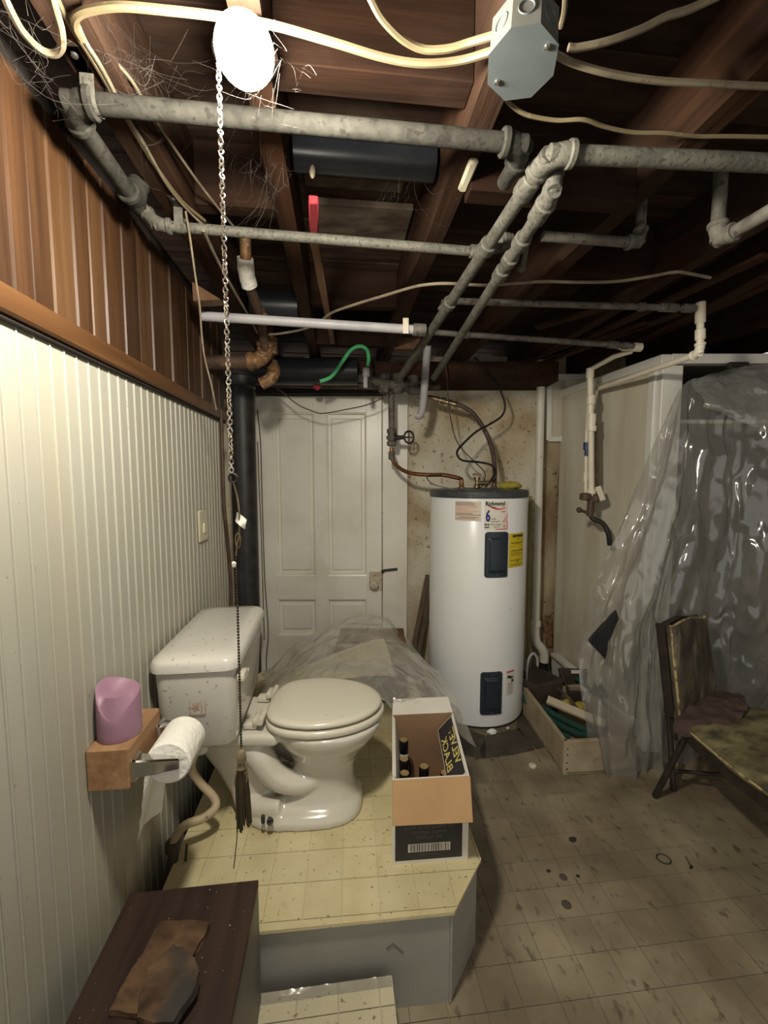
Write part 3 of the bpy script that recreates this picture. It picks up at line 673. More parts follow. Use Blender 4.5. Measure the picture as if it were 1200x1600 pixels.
for r, y_ in prr: rings.append([mb.bm.verts.new((RX + r*math.cos(2*math.pi*k/seg), y_, RZ-.006 + r*math.sin(2*math.pi*k/seg))) for k in range(seg)])
for A, B in zip(rings, rings[1:]):
    for k in range(seg): mb.face((A[k], A[(k+1) % seg], B[(k+1) % seg], B[k]))
bmesh.ops.remove_doubles(mb.bm, verts=mb.bm.verts, dist=1e-5)
part('roll', mb, M['paper'], ro)
TQ = [at(224, 1196, .955), at(272, 1166, 1.07), at(250, 1266, 1.08), at(209, 1316, .945)]
def tail(u, v):
    p = TQ[0].lerp(TQ[1], u).lerp(TQ[3].lerp(TQ[2], u), v)
    return p + V((.010*math.sin(u*5+v*2) + .003*noise.noise(V((u*6, v*9, 0))), .004*math.sin(v*6), 0))
part('loose_sheet', MB().grid(tail, 14, 24), M['paper'], ro)
# candle
cc = V((WX+.0475, Yn+.058, bz1))
cn = thing('candle', 'pink pillar candle with a melted rim on the wood block', 'candle', cc)
mb = MB(); n = 40; rings = []
for t in (0, .06, .3, .6, .85, 1.0):
    rg = []
    for k in range(n):
        a = 2*math.pi*k/n
        hh = .100 + .022*math.cos(a-2.2) + .008*math.cos(2*a) - .02*max(0, math.cos(a+1.6))**3
        r = .0445*(1 + .015*noise.noise(V((math.cos(a)*2, math.sin(a)*2, t*3)))) * (1.0 if t < .9 else .97)
        if t == 0: r *= .97
        rg.append(cc + V((r*math.cos(a), r*math.sin(a), hh*t)))
    rings.append(rg)
top = rings[-1]
rings.append([cc + V(((p.x-cc.x)*.86, (p.y-cc.y)*.86, p.z-cc.z-.004)) for p in top])
rings.append([cc + V(((p.x-cc.x)*.62, (p.y-cc.y)*.62, .098)) for p in top]); rings.append([cc + V(((p.x-cc.x)*.2, (p.y-cc.y)*.2, .094)) for p in top])
mb.loft(rings); part('wax_body', mb, M['pink'], cn, True, 60)

# switch plate
sp = onX(315, 821, WX)
sw = thing('switch_plate', 'ivory electric outlet plate on the white beadboard wall', 'outlet', sp)
part('plate', MB().box(sp+V((.005, 0, 0)), (.008, .105, .125), bev=.003), M['switch'], sw)
part('rocker', MB().box(sp+V((.011, .0, -.01)), (.008, .022, .04), bev=.002), M['switch'], sw)
# ================================================================== SOIL STACK and left corner pipes
so_ = thing('soil_stack', 'thick black cast iron drain stack between the panelled wall and the door', 'drain pipe', at(384, 1100, 2.36))
zb_, zt_ = .05, at(383, 592, 2.36).z
c0 = at(383, 800, 2.36)
part('stack_pipe', MB().tube([V((c0.x, c0.y, zb_)), V((c0.x, c0.y, zt_+.02))], .066, 28), M['iron'], so_)
for zz in (zt_-.02, .62): part('stack_hub', MB().coll(V((c0.x, c0.y, zz)), UP, .077, .07), M['iron'], so_)
tag(part('copper_riser', MB().tube(catmull([onX(345, 640, WX+.02), onX(347, 700, WX+.02), onX(350, 790, WX+.02), onX(357, 860, WX+.02), onX(361, 930, WX+.02), onX(361, 1050, WX+.02)], 5), .009, 8), M['brownpipe']), 'thin reddish brown riser pipe at the end of the beadboard wall', 'pipe')
# black insulated ducts hiding behind the soil stack
g = MB().tube([cw(-.95, 2.48, 2.0), cw(-.15, 2.48, 2.0)], .075, 20)
tag(part('black_duct', g, M['bluepipe']), 'black pipe crossing behind the rusty elbow under the joists', 'pipe')
tag(part('black_duct', MB().tube([V((-.362, 1.92, 2.13)), V((-.163, 1.92, 2.13))], .065, 20), M['bluepipe']), 'shiny black pipe between the joists behind the grey conduit', 'pipe')
pb = onz(575, 256, 2.18)
tag(part('plastic_drain', MB().tube([V((-.10, pb.y, 2.19)), V((.25, pb.y, 2.19))], .038, 22), M['bluepipe']), 'black plastic drain pipe across the joist bay behind the red stick', 'pipe')
# ================================================================== CARTON with bottles
k0, k1 = onz(613, 1352, PZ), onz(731, 1343, PZ)
kd = (k1-k0).normalized(); kb = V((-kd.y, kd.x, 0)); KW = (k1-k0).length; KD = .33; KH = .262
kb = (kb + kd*.10).normalized()
def kp_(u, v, z): return k0 + kd*u + kb*v + UP*z
ct = thing('carton', 'open white liquor carton with black printing on the platform, beside the toilet', 'carton', kp_(KW/2, KD/2, 0))
T_ = .005
def wallq(a, b_, z0, z1, inn, m, nm, lab=None):
    a, b_ = V(a), V(b_)
    return part(nm, MB().prism([a, b_, b_+inn*T_, a+inn*T_], (0, 0, z1-z0)), m, ct, False, label=lab)
wallq(kp_(0, 0, 0), kp_(KW, 0, 0), 0, KH, kb, M['cardw'], 'front_wall')
wallq(kp_(0, KD, 0), kp_(KW, KD, 0), 0, KH, -kb, M['cardin'], 'back_wall')
wallq(kp_(0, T_, 0), kp_(0, KD-T_, 0), 0, KH, kd, M['cardw'], 'side_wall')
wallq(kp_(KW, T_, 0), kp_(KW, KD-T_, 0), 0, KH, -kd, M['cardw'], 'side_wall')
part('bottom', MB().prism([kp_(T_, T_, .001), kp_(KW-T_, T_, .001), kp_(KW-T_, KD-T_, .001), kp_(T_, KD-T_, .001)], (0, 0, .004)), M['cardin'], ct, False)
for u_, in ((T_+.0006,), (KW-T_-.0026,)):
    part('inner_liner', MB().prism([kp_(u_, T_+.001, .006), kp_(u_+.002, T_+.001, .006), kp_(u_+.002, KD-T_-.001, .006), kp_(u_, KD-T_-.001, .006)], (0, 0, KH-.01)), M['cardin'], ct, False)
# front flap folded down over the outside: shows its plain brown inner side
fa = [kp_(0, -.001, KH), kp_(KW+.002, -.001, KH), kp_(KW+.004, -.042, KH-.108), kp_(.0, -.036, KH-.108)]
part('front_flap', MB().prism(fa, -kb*.004 + UP*.002, .001), M['card'], ct, False)
# back flap standing up
part('back_flap', MB().prism([kp_(0, KD, KH), kp_(KW, KD, KH), kp_(KW-.005, KD+.085, KH+.012), kp_(.004, KD+.085, KH+.012)], kb*.004), M['cardw'], ct, False)
# right flap folded into the box : black outside print shows
r0, r1 = kp_(KW-.006, .012, KH+.002), kp_(KW-.006, KD-.02, KH+.002)
fdir = (-kd*.052 - UP*.055); fl_n = fdir.cross(r1-r0).normalized()
if fl_n.z < 0: fl_n = -fl_n
part('right_flap', MB().prism([r0, r1, r1+fdir, r0+fdir], -fl_n*.004), M['cardw'], ct, False)
up_f = (r1-r0).normalized(); 
m4 = fdir*.06; 
part('flap_print', MB().prism([r0+m4+up_f*.004, r1+m4-up_f*.004, r1+fdir*.97-up_f*.004, r0+fdir*.97+up_f*.004], fl_n*.0008), M['cardb'], ct, False)
fc = (r0+r1)/2; fdn = fdir.normalized()
FLl = (r1-r0).length; fw_ = fdir.length
for s_, off in (('VELVET', .27), ('BLACK', .74)):
    cen = fc + fdir*off - up_f*(.006 if s_ == 'BLACK' else .0)
    part('flap_lettering', text_mesh(s_, fw_*.46, lambda x, y: cen + up_f*x + (-fdn)*y + fl_n*.0014, sx=1.55, bold=.0005), M['goldink'], ct, False)
# left flap folded into the box
l0, l1 = kp_(.006, .012, KH+.001), kp_(.006, KD-.02, KH+.001)
part('left_flap', MB().prism([l0, l1, l1+kd*.016-UP*.085, l0+kd*.016-UP*.085], kd*.004), M['cardw'], ct, False)
# front print: black field, three grey lines, bar code
fo = kp_(KW/2, -.0008, .075)
part('front_print', MB().prism([kp_(.008, -.0007, .012), kp_(KW-.018, -.0007, .012), kp_(KW-.018, -.0007, .160), kp_(.008, -.0007, .160)], kb*.0006), M['cardb'], ct, False)
def kf(x, y): return kp_(KW/2 - .004 + x, -.0014, y)
for k, s_ in enumerate(('BLACK VELVET WHISKY CO.', 'CHICAGO, ILLINOIS', 'bottles per case')):
    zz = .112 - .0145*k
    part('front_lettering', text_mesh(s_, .0145, lambda x, y: kf(x, y+zz), sx=.8), M['greyink'], ct, False)
part('barcode_ground', MB().prism([kf(-.062, .037), kf(.062, .037), kf(.062, .062), kf(-.062, .062)], kb*.0006), M['label'], ct, False)
mb = MB(); x = -.058
while x < .056:
    wd = random.choice((.0012, .002, .003)); q = [kf(x, .038), kf(x+wd, .038), kf(x+wd, .061), kf(x, .061)]
    mb.prism([p - kb*.0004 for p in q], kb*.0004); x += wd + random.choice((.0012, .002, .0026))
o = part('barcode_bars', mb, M['ink'], ct, False); o['kind'] = 'stuff'
part('front_lettering', text_mesh('1 80 86740 10061 4', .0085, lambda x, y: kf(x, y+.028), sx=1.0), M['greyink'], ct, False)
def bottle(u, v, top, lab, neck_label=False, lean=(0, 0)):
    b = kp_(u, v, .006)
    t = thing('whisky_bottle', lab, 'bottle', b, 'bottles in the liquor carton')
    k = V((lean[0], lean[1], 1)).normalized()
    H = top
    part('glass', MB().lathe([(.028, 0), (.031, .006), (.031, H*.5), (.028, H*.58), (.016, H*.74), (.0135, H*.80), (.0135, H-.018)], b, k, 18), M['glassb'], t)
    part('cap', MB().lathe([(.0150, H-.036), (.0155, H-.035), (.0155, H-.003), (.0135, H), (.004, H+.0003)], b, k, 18), M['glassb'], t)
    part('cap_seal', MB().lathe([(.0132, H+.0002), (.0132, H+.0012), (.004, H+.0016)], b, k, 18), M['goldcap'], t)
    if neck_label: part('neck_label', MB().lathe([(.0170, H*.70), (.0165, H*.79)], b, k, 18, cap=False), M['label'], t)
ub = .05
bottle(.038, .085, .212, 'black bottle with gold seal in the carton, in the near left corner')
bottle(.038, .150, .212, 'black bottle with gold seal in the carton, second from the front on the left')
bottle(.100, .110, .212, 'black bottle with gold seal near the middle of the carton')
bottle(.040, .250, .212, 'black bottle with pale neck label in the carton, furthest back on the left', True)
bottle(.178, .10, .195, 'black bottle with pale neck label in the carton, against the lettered flap', True, (-.06, 0))
# ================================================================== CRATE under the sheeting and the small sheet
cx0 = cw(-.16, 2.12, PZ); 
cr = thing('wooden_crate', 'reddish brown wooden crate under the clear sheeting in front of the door', 'crate', cw(-.02, 2.25, PZ))
CZ = .475
for (x0, x1, a, b_) in ((-.26, .115, 2.02, 2.035), (-.26, .115, 2.475, 2.49), (-.26, -.245, 2.035, 2.475), (.10, .115, 2.035, 2.475)):
    for k in range(3):
        z0 = PZ + .002 + k*(CZ-PZ)/3
        part('crate_board', MB().prism([cw(x0, a, z0), cw(x1, a, z0), cw(x1, b_, z0), cw(x0, b_, z0)], (0, 0, (CZ-PZ)/3-.004), .001), M['block'], cr, False)
for k in range(4):
    a = 2.02 + k*.1175
    part('top_board', MB().prism([cw(-.262, a, CZ), cw(.118, a, CZ), cw(.118, a+.113, CZ), cw(-.262, a+.113, CZ)], (0, 0, .014), .002), M['stick'], cr, False)
tag(part('wood_offcut', MB().box(at(624, 1010, 2.33), (.075, .12, .05), Matrix.Rotation(-.15, 3, 'Z'), .003), M['lumberd'], None, False), 'orange wood offcut lying on the crate near the door casing', 'offcut')
def sheet(name, rows, m, nu, nv, seed, amp=(.012, .005), label=None, cat=None, parent=None, freq=(5, 14), aniso=(1, 1, 1), fold=0.0, nf=9):
    P = [[V(p) if not isinstance(p, tuple) else at(*p) for p in r] for r in rows]
    nr, nc = len(P), len(P[0])
    def cr1(p, t):
        m_ = len(p); s = t*(m_-1); i = min(int(s), m_-2); f = s - i
        p1, p2 = p[i], p[i+1]; p0 = p[i-1] if i else p1*2-p2; p3 = p[i+2] if i+2 < m_ else p2*2-p1
        return 0.5*((2*p1)+(p2-p0)*f+(2*p0-5*p1+4*p2-p3)*f*f+(3*p1-p0-3*p2+p3)*f**3)
    def base(u, v): return cr1([cr1(r, u) for r in P], v)
    def fn(u, v):
        p = base(u, v)
        du = base(min(1, u+.01), v) - base(max(0, u-.01), v); dv = base(u, min(1, v+.01)) - base(u, max(0, v-.01))
        n = du.cross(dv)
        n = n.normalized() if n.length > 1e-9 else V((0, 0, 1))
        if n.dot(CAM - p) < 0: n = -n
        q = V((p.x*aniso[0], p.y*aniso[1], p.z*aniso[2]))
        h = 0
        w1 = noise.noise(q*freq[0] + V((seed, 0, 0))); h += amp[0]*(1 - 2*abs(w1))
        w2 = noise.voronoi(q*freq[1]*.55 + V((0, seed, 0)))[0][0]; h += amp[1]*3.2*(w2-.45)
        w3 = noise.voronoi(q*freq[1]*1.4 + V((0, 0, seed)))[0][0]; h += amp[1]*1.1*(w3-.45)
        if fold:
            f1 = noise.noise(V((u*nf + .35*noise.noise(V((v*2.2, u*2, seed))), v*.9, seed))); f2 = noise.noise(V((u*nf*2.3, v*1.4, seed+5)))
            h += fold*min(1, v*2.2+.12)*((.5-2*abs(f1)) + .4*(.5-2*abs(f2)))
        return p + n*h
    o = part(name, MB().grid(fn, nu, nv), m, parent, True, 50)
    if label: tag(o, label, cat)
    return o
sheet('plastic_sheet', [
 [(405, 1062, 2.42), (440, 1030, 2.42), (478, 1002, 2.44), (522, 980, 2.46), (560, 968, 2.5), (602, 966, 2.5), (628, 996, 2.45), (650, 1025, 2.4)],
 [(416, 1060, 2.2), (446, 1040, 2.22), (482, 1014, 2.24), (524, 996, 2.24), (562, 990, 2.22), (606, 992, 2.2), (636, 1015, 2.2), (662, 1042, 2.2)],
 [(408, 1085, 2.02), (440, 1062, 2.02), (480, 1038, 2.0), (522, 1024, 1.98), (562, 1012, 1.97), (604, 1010, 1.97), (640, 1022, 1.96), (684, 1058, 1.98)],
 [(402, 1096, 1.9), (438, 1080, 1.82), (482, 1060, 1.78), (526, 1048, 1.78), (570, 1036, 1.78), (606, 1036, 1.78), (648, 1050, 1.78), (706, 1090, 1.8)],
 [(396, 1104, 1.85), (436, 1092, 1.72), (486, 1072, 1.69), (530, 1068, 1.68), (576, 1062, 1.64), (612, 1066, 1.62), (656, 1078, 1.62), (724, 1112, 1.67)],
 [(392, 1112, 1.85), (434, 1100, 1.70), (490, 1080, 1.66), (536, 1082, 1.60), (588, 1096, 1.52), (622, 1116, 1.52), (680, 1120, 1.53), (742, 1168, 1.62)],
 ], M['film2'], 150, 110, 3, (.020, .006), 'crumpled clear plastic sheet heaped behind the toilet lid and over the carton', 'plastic sheet')
sheet('plastic_sheet', [
 [(432, 1080, 1.80), (468, 1052, 1.86), (508, 1030, 1.9), (552, 1012, 1.92), (600, 1000, 1.95)],
 [(440, 1088, 1.72), (476, 1066, 1.75), (516, 1048, 1.78), (560, 1034, 1.80), (608, 1024, 1.82)],
 [(462, 1088, 1.66), (496, 1076, 1.66), (532, 1066, 1.67), (572, 1060, 1.68), (618, 1058, 1.68)],
 ], M['filmy'], 70, 40, 13, (.012, .004), 'yellowed fold of thick plastic lying behind the toilet lid', 'plastic sheet')
# ================================================================== WATER HEATER
HC = cw(.557, 2.5, 0); HR = .281; HT = at(747, 766, 2.24).z
ht = thing('water_heater', 'tall white water heater with grey cap and two slate blue covers', 'water heater', HC)
HB = .022
part('tank', MB().lathe([(HR-.012, HB), (HR-.003, HB+.004), (HR, HB+.018), (HR, HT-.045), (HR-.002, HT-.042)], HC, UP, 72), M['heater'], ht)
part('base_ring', MB().lathe([(HR-.02, 0.004), (HR-.014, HB+.002)], HC, UP, 64), M['capgrey'], ht)
part('top_cap', MB().lathe([(HR+.003, HT-.044), (HR+.004, HT-.038), (HR+.004, HT-.010), (HR-.004, HT-.002), (HR-.03, HT), (HR-.12, HT+.004), (.02, HT+.005)], HC, UP, 72), M['capgrey'], ht, True, 30)
def cyl(px, py, R=None):
    R = R or HR; r = ray(px, py); o_ = CAM - HC
    a = r.x**2 + r.y**2; b = 2*(o_.x*r.x + o_.y*r.y); c = o_.x**2 + o_.y**2 - R*R
    t = (-b - math.sqrt(max(0, b*b-4*a*c)))/(2*a); p = CAM + r*t
    return math.atan2(p.y-HC.y, p.x-HC.x), p.z
def cp(th, z, R): return V((HC.x + R*math.cos(th), HC.y + R*math.sin(th), z))
def cpatch(px0, py0, px1, py1, R, n=14, m_=2, th=.0012):
    t0, z1 = cyl(px0, (py0+py1)/2)[0], cyl((px0+px1)/2, py0)[1]; t1, z0 = cyl(px1, (py0+py1)/2)[0], cyl((px0+px1)/2, py1)[1]
    mb = MB(); mb.grid(lambda u, v: cp(t0+(t1-t0)*u, z0+(z1-z0)*v, R), n, m_)
    return mb, (t0, t1, z0, z1)
def cover(px0, py0, px1, py1, nm):
    _, (t0, t1, z0, z1) = cpatch(px0, py0, px1, py1, HR)
    def f(u, v):
        eu = min(u, 1-u)*(t1-t0)*HR; ev = min(v, 1-v)*(z1-z0); e = min(eu, ev)
        h = .010*min(1, e/.006)
        if eu > .018 and ev > .03: h += .008*min(1, min(eu-.018, ev-.03)/.012)
        # rounded corners
        cr_ = .018; x = eu; y = ev
        uu, vv = u, v
        if x < cr_ and y < cr_:
            d = math.hypot(cr_-x, cr_-y)
            if d > cr_:
                s_ = cr_/d; nx_, ny_ = cr_-(cr_-x)*s_, cr_-(cr_-y)*s_
                uu = (nx_/((t1-t0)*HR)) if u < .5 else 1-(nx_/((t1-t0)*HR)); vv = ny_/(z1-z0) if v < .5 else 1-ny_/(z1-z0); h = 0
        return cp(t0+(t1-t0)*uu, z0+(z1-z0)*vv, HR+.0006+h)
    c = part(nm, MB().grid(f, 41, 81), M['slate'], ht, True, 40)
    tm_ = (t0+t1)/2
    for zz in (z0+.016, z1-.016):
        s_ = MB().lathe([(.005, 0), (.005, .003), (.001, .004)], cp(tm_, zz, HR+.010), cp(tm_, 0, 1)-V((HC.x, HC.y, 0)), 10)
        part('screw', s_, M['capgrey'], c)
cover(757, 831, 793, 903, 'upper_cover'); cover(750, 1050, 784, 1117, 'lower_cover')
def sticker(nm, rect_, m, R=HR+.0012):
    mb, q = cpatch(*rect_, R); return part(nm, mb, m, ht), q
def onlab(q, R):
    t0, t1, z0, z1 = q
    return lambda x, y: cp(t0 + (t1-t0)*x, z1 + (z0-z1)*y, R)      # x,y in 0..1 from the top left
def strokes(par, q, items, m, R=HR+.0020):
    f = onlab(q, R); mb = MB()
    for x0, y0, x1, y1 in items:
        n_ = max(2, int((x1-x0)*8)+1)
        mb.grid(lambda u, v: f(x0+(x1-x0)*u, y1+(y0-y1)*v), n_, 2)
    return part('printed_lines', mb, m, par)
def letters(par, q, s_, cx_, cy_, size, m, R=HR+.0024, sx=1.0, bold=0, rot=0):
    f = onlab(q, R); W_ = (q[1]-q[0])*HR; H_ = q[3]-q[2]
    return part('lettering', text_mesh(s_, size*H_, lambda x, y: f(cx_ + x/W_, cy_ - y/H_), sx=sx, bold=bold), m, par, False)
lb1, q1 = sticker('warning_label', (711, 783, 752, 814), M['labelp'])
random.seed(3)
it, it2 = [], []
for k in range(15):
    y_ = .06 + k*.062
    (it if k in (0, 1, 2, 9, 10, 12, 13) else it2).append((.04 if k != 12 else .22, y_, random.uniform(.6, .98), y_+.028))
strokes(lb1, q1, it, M['greyink']); strokes(lb1, q1, it2, M['salmon'])
lb2, q2 = sticker('brand_label', (757, 783, 793, 828), M['label'])
letters(lb2, q2, 'Richmond', .44, .09, .185, M['ink'], sx=.92, bold=.0012)
W2, H2 = (q2[1]-q2[0])*HR, q2[3]-q2[2]
f2 = onlab(q2, HR+.0018)
mb = MB(); mb.grid(lambda u, v: f2(.08+.86*u, .14 + .14*math.sin(u*2.6)*(1 if u < .6 else 1) + (v-.5)*.05*math.sin(u*3.0+.05)), 20, 2); part('swoosh', mb, M['redink'], lb2)
mb = MB(); mb.grid(lambda u, v: f2(.06+.5*u, .12 + .10*math.sin(u*2.0) + (v-.5)*.035*math.sin(u*3.0+.05)), 16, 2); part('swoosh', mb, M['ink'], lb2)
f3 = onlab(q2, HR+.0022)
mb = MB(); rg = [mb.bm.verts.new(f3(.79+.085*math.cos(k*.4488), .235+.085*W2/H2*math.sin(k*.4488))) for k in range(14)]; mb.face(rg); part('red_badge', mb, M['pinkink'], lb2)
strokes(lb2, q2, [(.68, .36, .92, .385)], M['redink'])
letters(lb2, q2, '6', .14, .53, .54, M['blueink'], sx=.60, bold=.003)
letters(lb2, q2, 'YEAR', .37, .62, .085, M['ink'], sx=.9); letters(lb2, q2, 'WARRANTY', .44, .71, .075, M['ink'], sx=.8)
mb = MB(); vs = [mb.bm.verts.new(f3(x, y)) for x, y in ((.74, .74), (1, .38), (1, .74))]; mb.face(vs[::-1]); part('red_wedge', mb, M['pinkink'], lb2)
strokes(lb2, q2, [(.0, .78, .12, .84), (.0, .88, .2, .93), (.14, .78, .2, .85)], M['greyink'])
strokes(lb2, q2, [(.45, .965, 1, .995), (.965, .74, 1.0, .99)], M['redink'])
letters(lb2, q2, 'Water Heater', .47, .81, .08, M['ink'], sx=.9); letters(lb2, q2, 'Electric', .52, .89, .08, M['ink'], sx=.9)
strokes(lb2, q2, [(.8, .82, .9, .93)], M['salmon'])
lb3, q3 = sticker('energy_label', (795, 833, 817, 886), M['labely'])
letters(lb3, q3, 'ENERGYGUIDE', .52, .085, .085, M['ink'], sx=.78, bold=.0016)
strokes(lb3, q3, [(.5, .16, .6, .185), (.1, .27, .92, .287), (.3, .31, .8, .32), (.08, .37, .3, .38), (.12, .5, .95, .52), (.1, .56, .6, .57), (.12, .60, .9, .61), (.1, .64, .7, .65), (.08, .78, .8, .795), (.45, .82, .6, .845), (.1, .9, .9, .91), (.1, .935, .7, .945)], M['ink'])
lb4, q4 = sticker('small_label', (790, 1047, 803, 1086), M['label'])
strokes(lb4, q4, [(.1, .03, .9, .09)], M['redink']); strokes(lb4, q4, [(.15, .2, .5, .3), (.35, .25, .8, .34), (.6, .38, .9, .48)], M['ink'])
strokes(lb4, q4, [(.2, .5+k*.06, .8, .52+k*.06) for k in range(8)], M['greyink'])
td, zd = cyl(768, 1148)
nd = cp(td, 0, 1) - V((HC.x, HC.y, 0))
part('drain_valve', MB().lathe([(.036, 0), (.036, .008), (.028, .012), (.026, .03), (.018, .034), (.016, .05), (.004, .052)], cp(td, zd, HR-.001), nd, 20).box(cp(td, zd, HR+.05), (.02, .012, .02), None, .003), M['heater'], ht)
td2, zd2 = cyl(793, 1139)
part('plug', MB().lathe([(.012, 0), (.012, .006), (.004, .01)], cp(td2, zd2, HR-.001), cp(td2, 0, 1)-V((HC.x, HC.y, 0)), 14), M['heater'], ht)
def htop(px, dd): 
    r = ray(px, 760); return CAM + V((r.x, r.y, 0))*(dd/V((r.x, r.y, 0)).dot(FW)) + UP*(HT-CAM.z)
n1, n2, n3 = htop(721, 2.42), htop(745, 2.5), htop(772, 2.55)
for p in (n1, n3): part('inlet_nipple', MB().lathe([(.02, 0), (.02, .012), (.013, .014), (.013, .035)], p, UP, 14), M['rust'], ht)
part('relief_valve', MB().lathe([(.018, 0), (.018, .02), (.012, .024), (.012, .05), (.02, .052), (.02, .07)], n2, UP, 14).tube([n2+UP*.035, n2+UP*.035+RT*.07], .011, 10).box(n2+UP*.085, (.05, .012, .012), None, .003), M['brass'], ht)
tag(part('yellow_sponge', MB().ball(htop(797, 2.42)+UP*.021, .06, 20, 12, (1.15, .7, .4)).rough(.006, 22), M['yellow']), 'yellow sponge lying on the cap of the water heater', 'sponge')
# slabs below the heater
def slabs():
    P = [[(668, 1168), (735, 1182), (760, 1186), (758, 1150), (700, 1130)], [(742, 1187), (800, 1180), (836, 1172), (812, 1138), (760, 1150)], [(838, 1171), (858, 1166), (836, 1122), (812, 1108), (806, 1138)]]
    L_ = ['dark broken floor slab under the near left of the water heater', 'dark broken floor slab under the front of the water heater', 'dark broken floor slab between the water heater and the trough']
    for p, l in zip(P, L_): tag(part('floor_slab', MB().prism([onz(x, y, .001) for x, y in p], (0, 0, .003), .001), M['stone'], None, False), l, 'slab', 'broken slabs by the water heater')
slabs()
# things leaning behind the heater
tag(part('yellow_lath', MB().bar(at(829, 775, 2.80), at(824, 1075, 2.72), .02, .02, bev=.003), M['yellowstick']), 'yellow painted lath standing between the water heater and the standpipe', 'lath')
for (a, b_, lab) in (((668, 898, 2.82), (640, 1040, 2.66), 'left one of two thin brown sticks leaning by the water heater'), ((671, 925, 2.83), (650, 1045, 2.69), 'right one of two thin brown sticks leaning by the water heater')):
    A = at(*a); B = at(*b_); B2 = A + (B-A)*((A.z-.004)/(A.z-B.z))
    tag(part('brown_stick', MB().bar(A, B2, .028, .012, up=-FW, bev=.001), M['brownstick'], None, False), lab, 'stick', 'brown sticks')
# heater plumbing
gv = thing('gate_valve', 'old gate valve with round handwheel on the cold water pipe beside the door', 'valve', at(612, 700, 2.62))
q = at(612, 684, 2.62)
part('valve_body', MB().tube([at(611, 600, 2.62), at(612, 672, 2.62)], .019, 12).lathe([(.022, -.05), (.03, -.045), (.03, -.025), (.022, -.02), (.036, 0), (.022, .02), (.03, .03), (.03, .05), (.022, .055)], q, UP, 16).coll(at(612, 712, 2.62), UP, .02, .05), M['galvd'], gv)
part('valve_stem', MB().lathe([(.024, 0), (.024, .03), (.014, .034), (.012, .085), (.005, .09), (.005, .115)], q, RT*.9-FW*.3, 14), M['iron'], gv)
hw = q + (RT*.9-FW*.3).normalized()*.11
mb = MB().torus(hw, .036, .006, RT*.55-FW*.8, 24, 8)
for k in range(4):
    x_, y_ = frame_of(RT*.55-FW*.8); a = k*math.pi/2; mb.bar(hw, hw+(x_*math.cos(a)+y_*math.sin(a))*.036, .006, .006)
part('handwheel', mb, M['iron'], gv)
tag(part('copper_tube', MB().tube(catmull([at(612, 700, 2.62), at(612, 715, 2.62), at(621, 729, 2.60), at(640, 739, 2.56), at(668, 742, 2.52), at(690, 742, 2.49), at(708, 745, 2.46), at(719, 748, 2.44), n1+UP*.05, n1+UP*.014], 6), .012, 12), M['copper']), 'bent copper tube running from the gate valve to the water heater', 'pipe')
hf = thing('hot_water_line', 'dark flexible line with brass fittings arching down to the heater top', 'pipe', n3)
part('flexible_tube', MB().tube(catmull([at(712, 632, 2.62), at(725, 636, 2.62), at(741, 648, 2.62), at(757, 672, 2.62), at(768, 700, 2.60), at(773, 730, 2.57), n3+UP*.014], 6), .0135, 12), M['hosed'], hf)
mb = MB().tube([at(668, 620, 2.64), at(716, 633, 2.62)], .013, 12)
for x, y, r in ((682, 624, .019), (692, 626.5, .022), (703, 629.5, .019), (712, 632, .018)): mb.coll(at(x, y, 2.63), at(712, 632, 2.62)-at(682, 624, 2.62), r, .026)
part('brass_fittings', mb, M['brass'], hf)
def wire(name, pts, r, m, label, cat='cable', n=6, seg=7, group=None):
    P = [V(p) if not isinstance(p, tuple) else at(*p) for p in pts]
    return tag(part(name, MB().tube(catmull(P, n), r, seg), m), label, cat, group)
wire('door_cable', [(402, 640, DB-.07), (407, 690, DB-.07), (409, 760, DB-.07), (411, 825, DB-.07), (414, 910, DB-.07), (419, 985, DB-.07), (416, 1030, DB-.07), (417, 1060, DB-.07)], .0034, M['wired'], 'thin dark cable hanging down the left edge of the door, longer of two')
wire('door_cable', [(402.5, 690, DB-.06), (405, 760, DB-.06), (408, 830, DB-.06), (411, 930, DB-.06), (413, 1000, DB-.06)], .003, M['wired'], 'thin dark cable hanging down the left edge of the door, shorter of two')
wire('black_cable', [(742, 558, 2.6), (762, 582, 2.6), (779, 605, 2.58), (789, 632, 2.58), (784, 650, 2.58), (765, 663, 2.56), (745, 674, 2.52), (727, 690, 2.48), (714, 706, 2.45), (722, 719, 2.44), (748, 722, 2.44), (768, 727, 2.44), (774, 738, 2.46), (766, 752, 2.5), n2+RT*.05+UP*.01], .0065, M['blackc'], 'black power cable looping in an S above the water heater')
wire('thin_cable', [(695, 560, 2.5), (699, 600, 2.5), (702, 640, 2.5), (710, 680, 2.48), (722, 702, 2.48), (742, 722, 2.48), (758, 740, 2.5), n2+RT*.03+UP*.02], .0038, M['wired'], 'thin dark cable hanging from the joists to the heater top')
wire('cable_loop', [(690, 742, 2.45), (668, 744, 2.40), (674, 755, 2.38), (692, 761, 2.36), (716, 765, 2.34), (742, 764, 2.36), (758, 757, 2.4), n2+UP*.02], .0034, M['blackc'], 'thin black wire loop over the near edge of the heater cap')
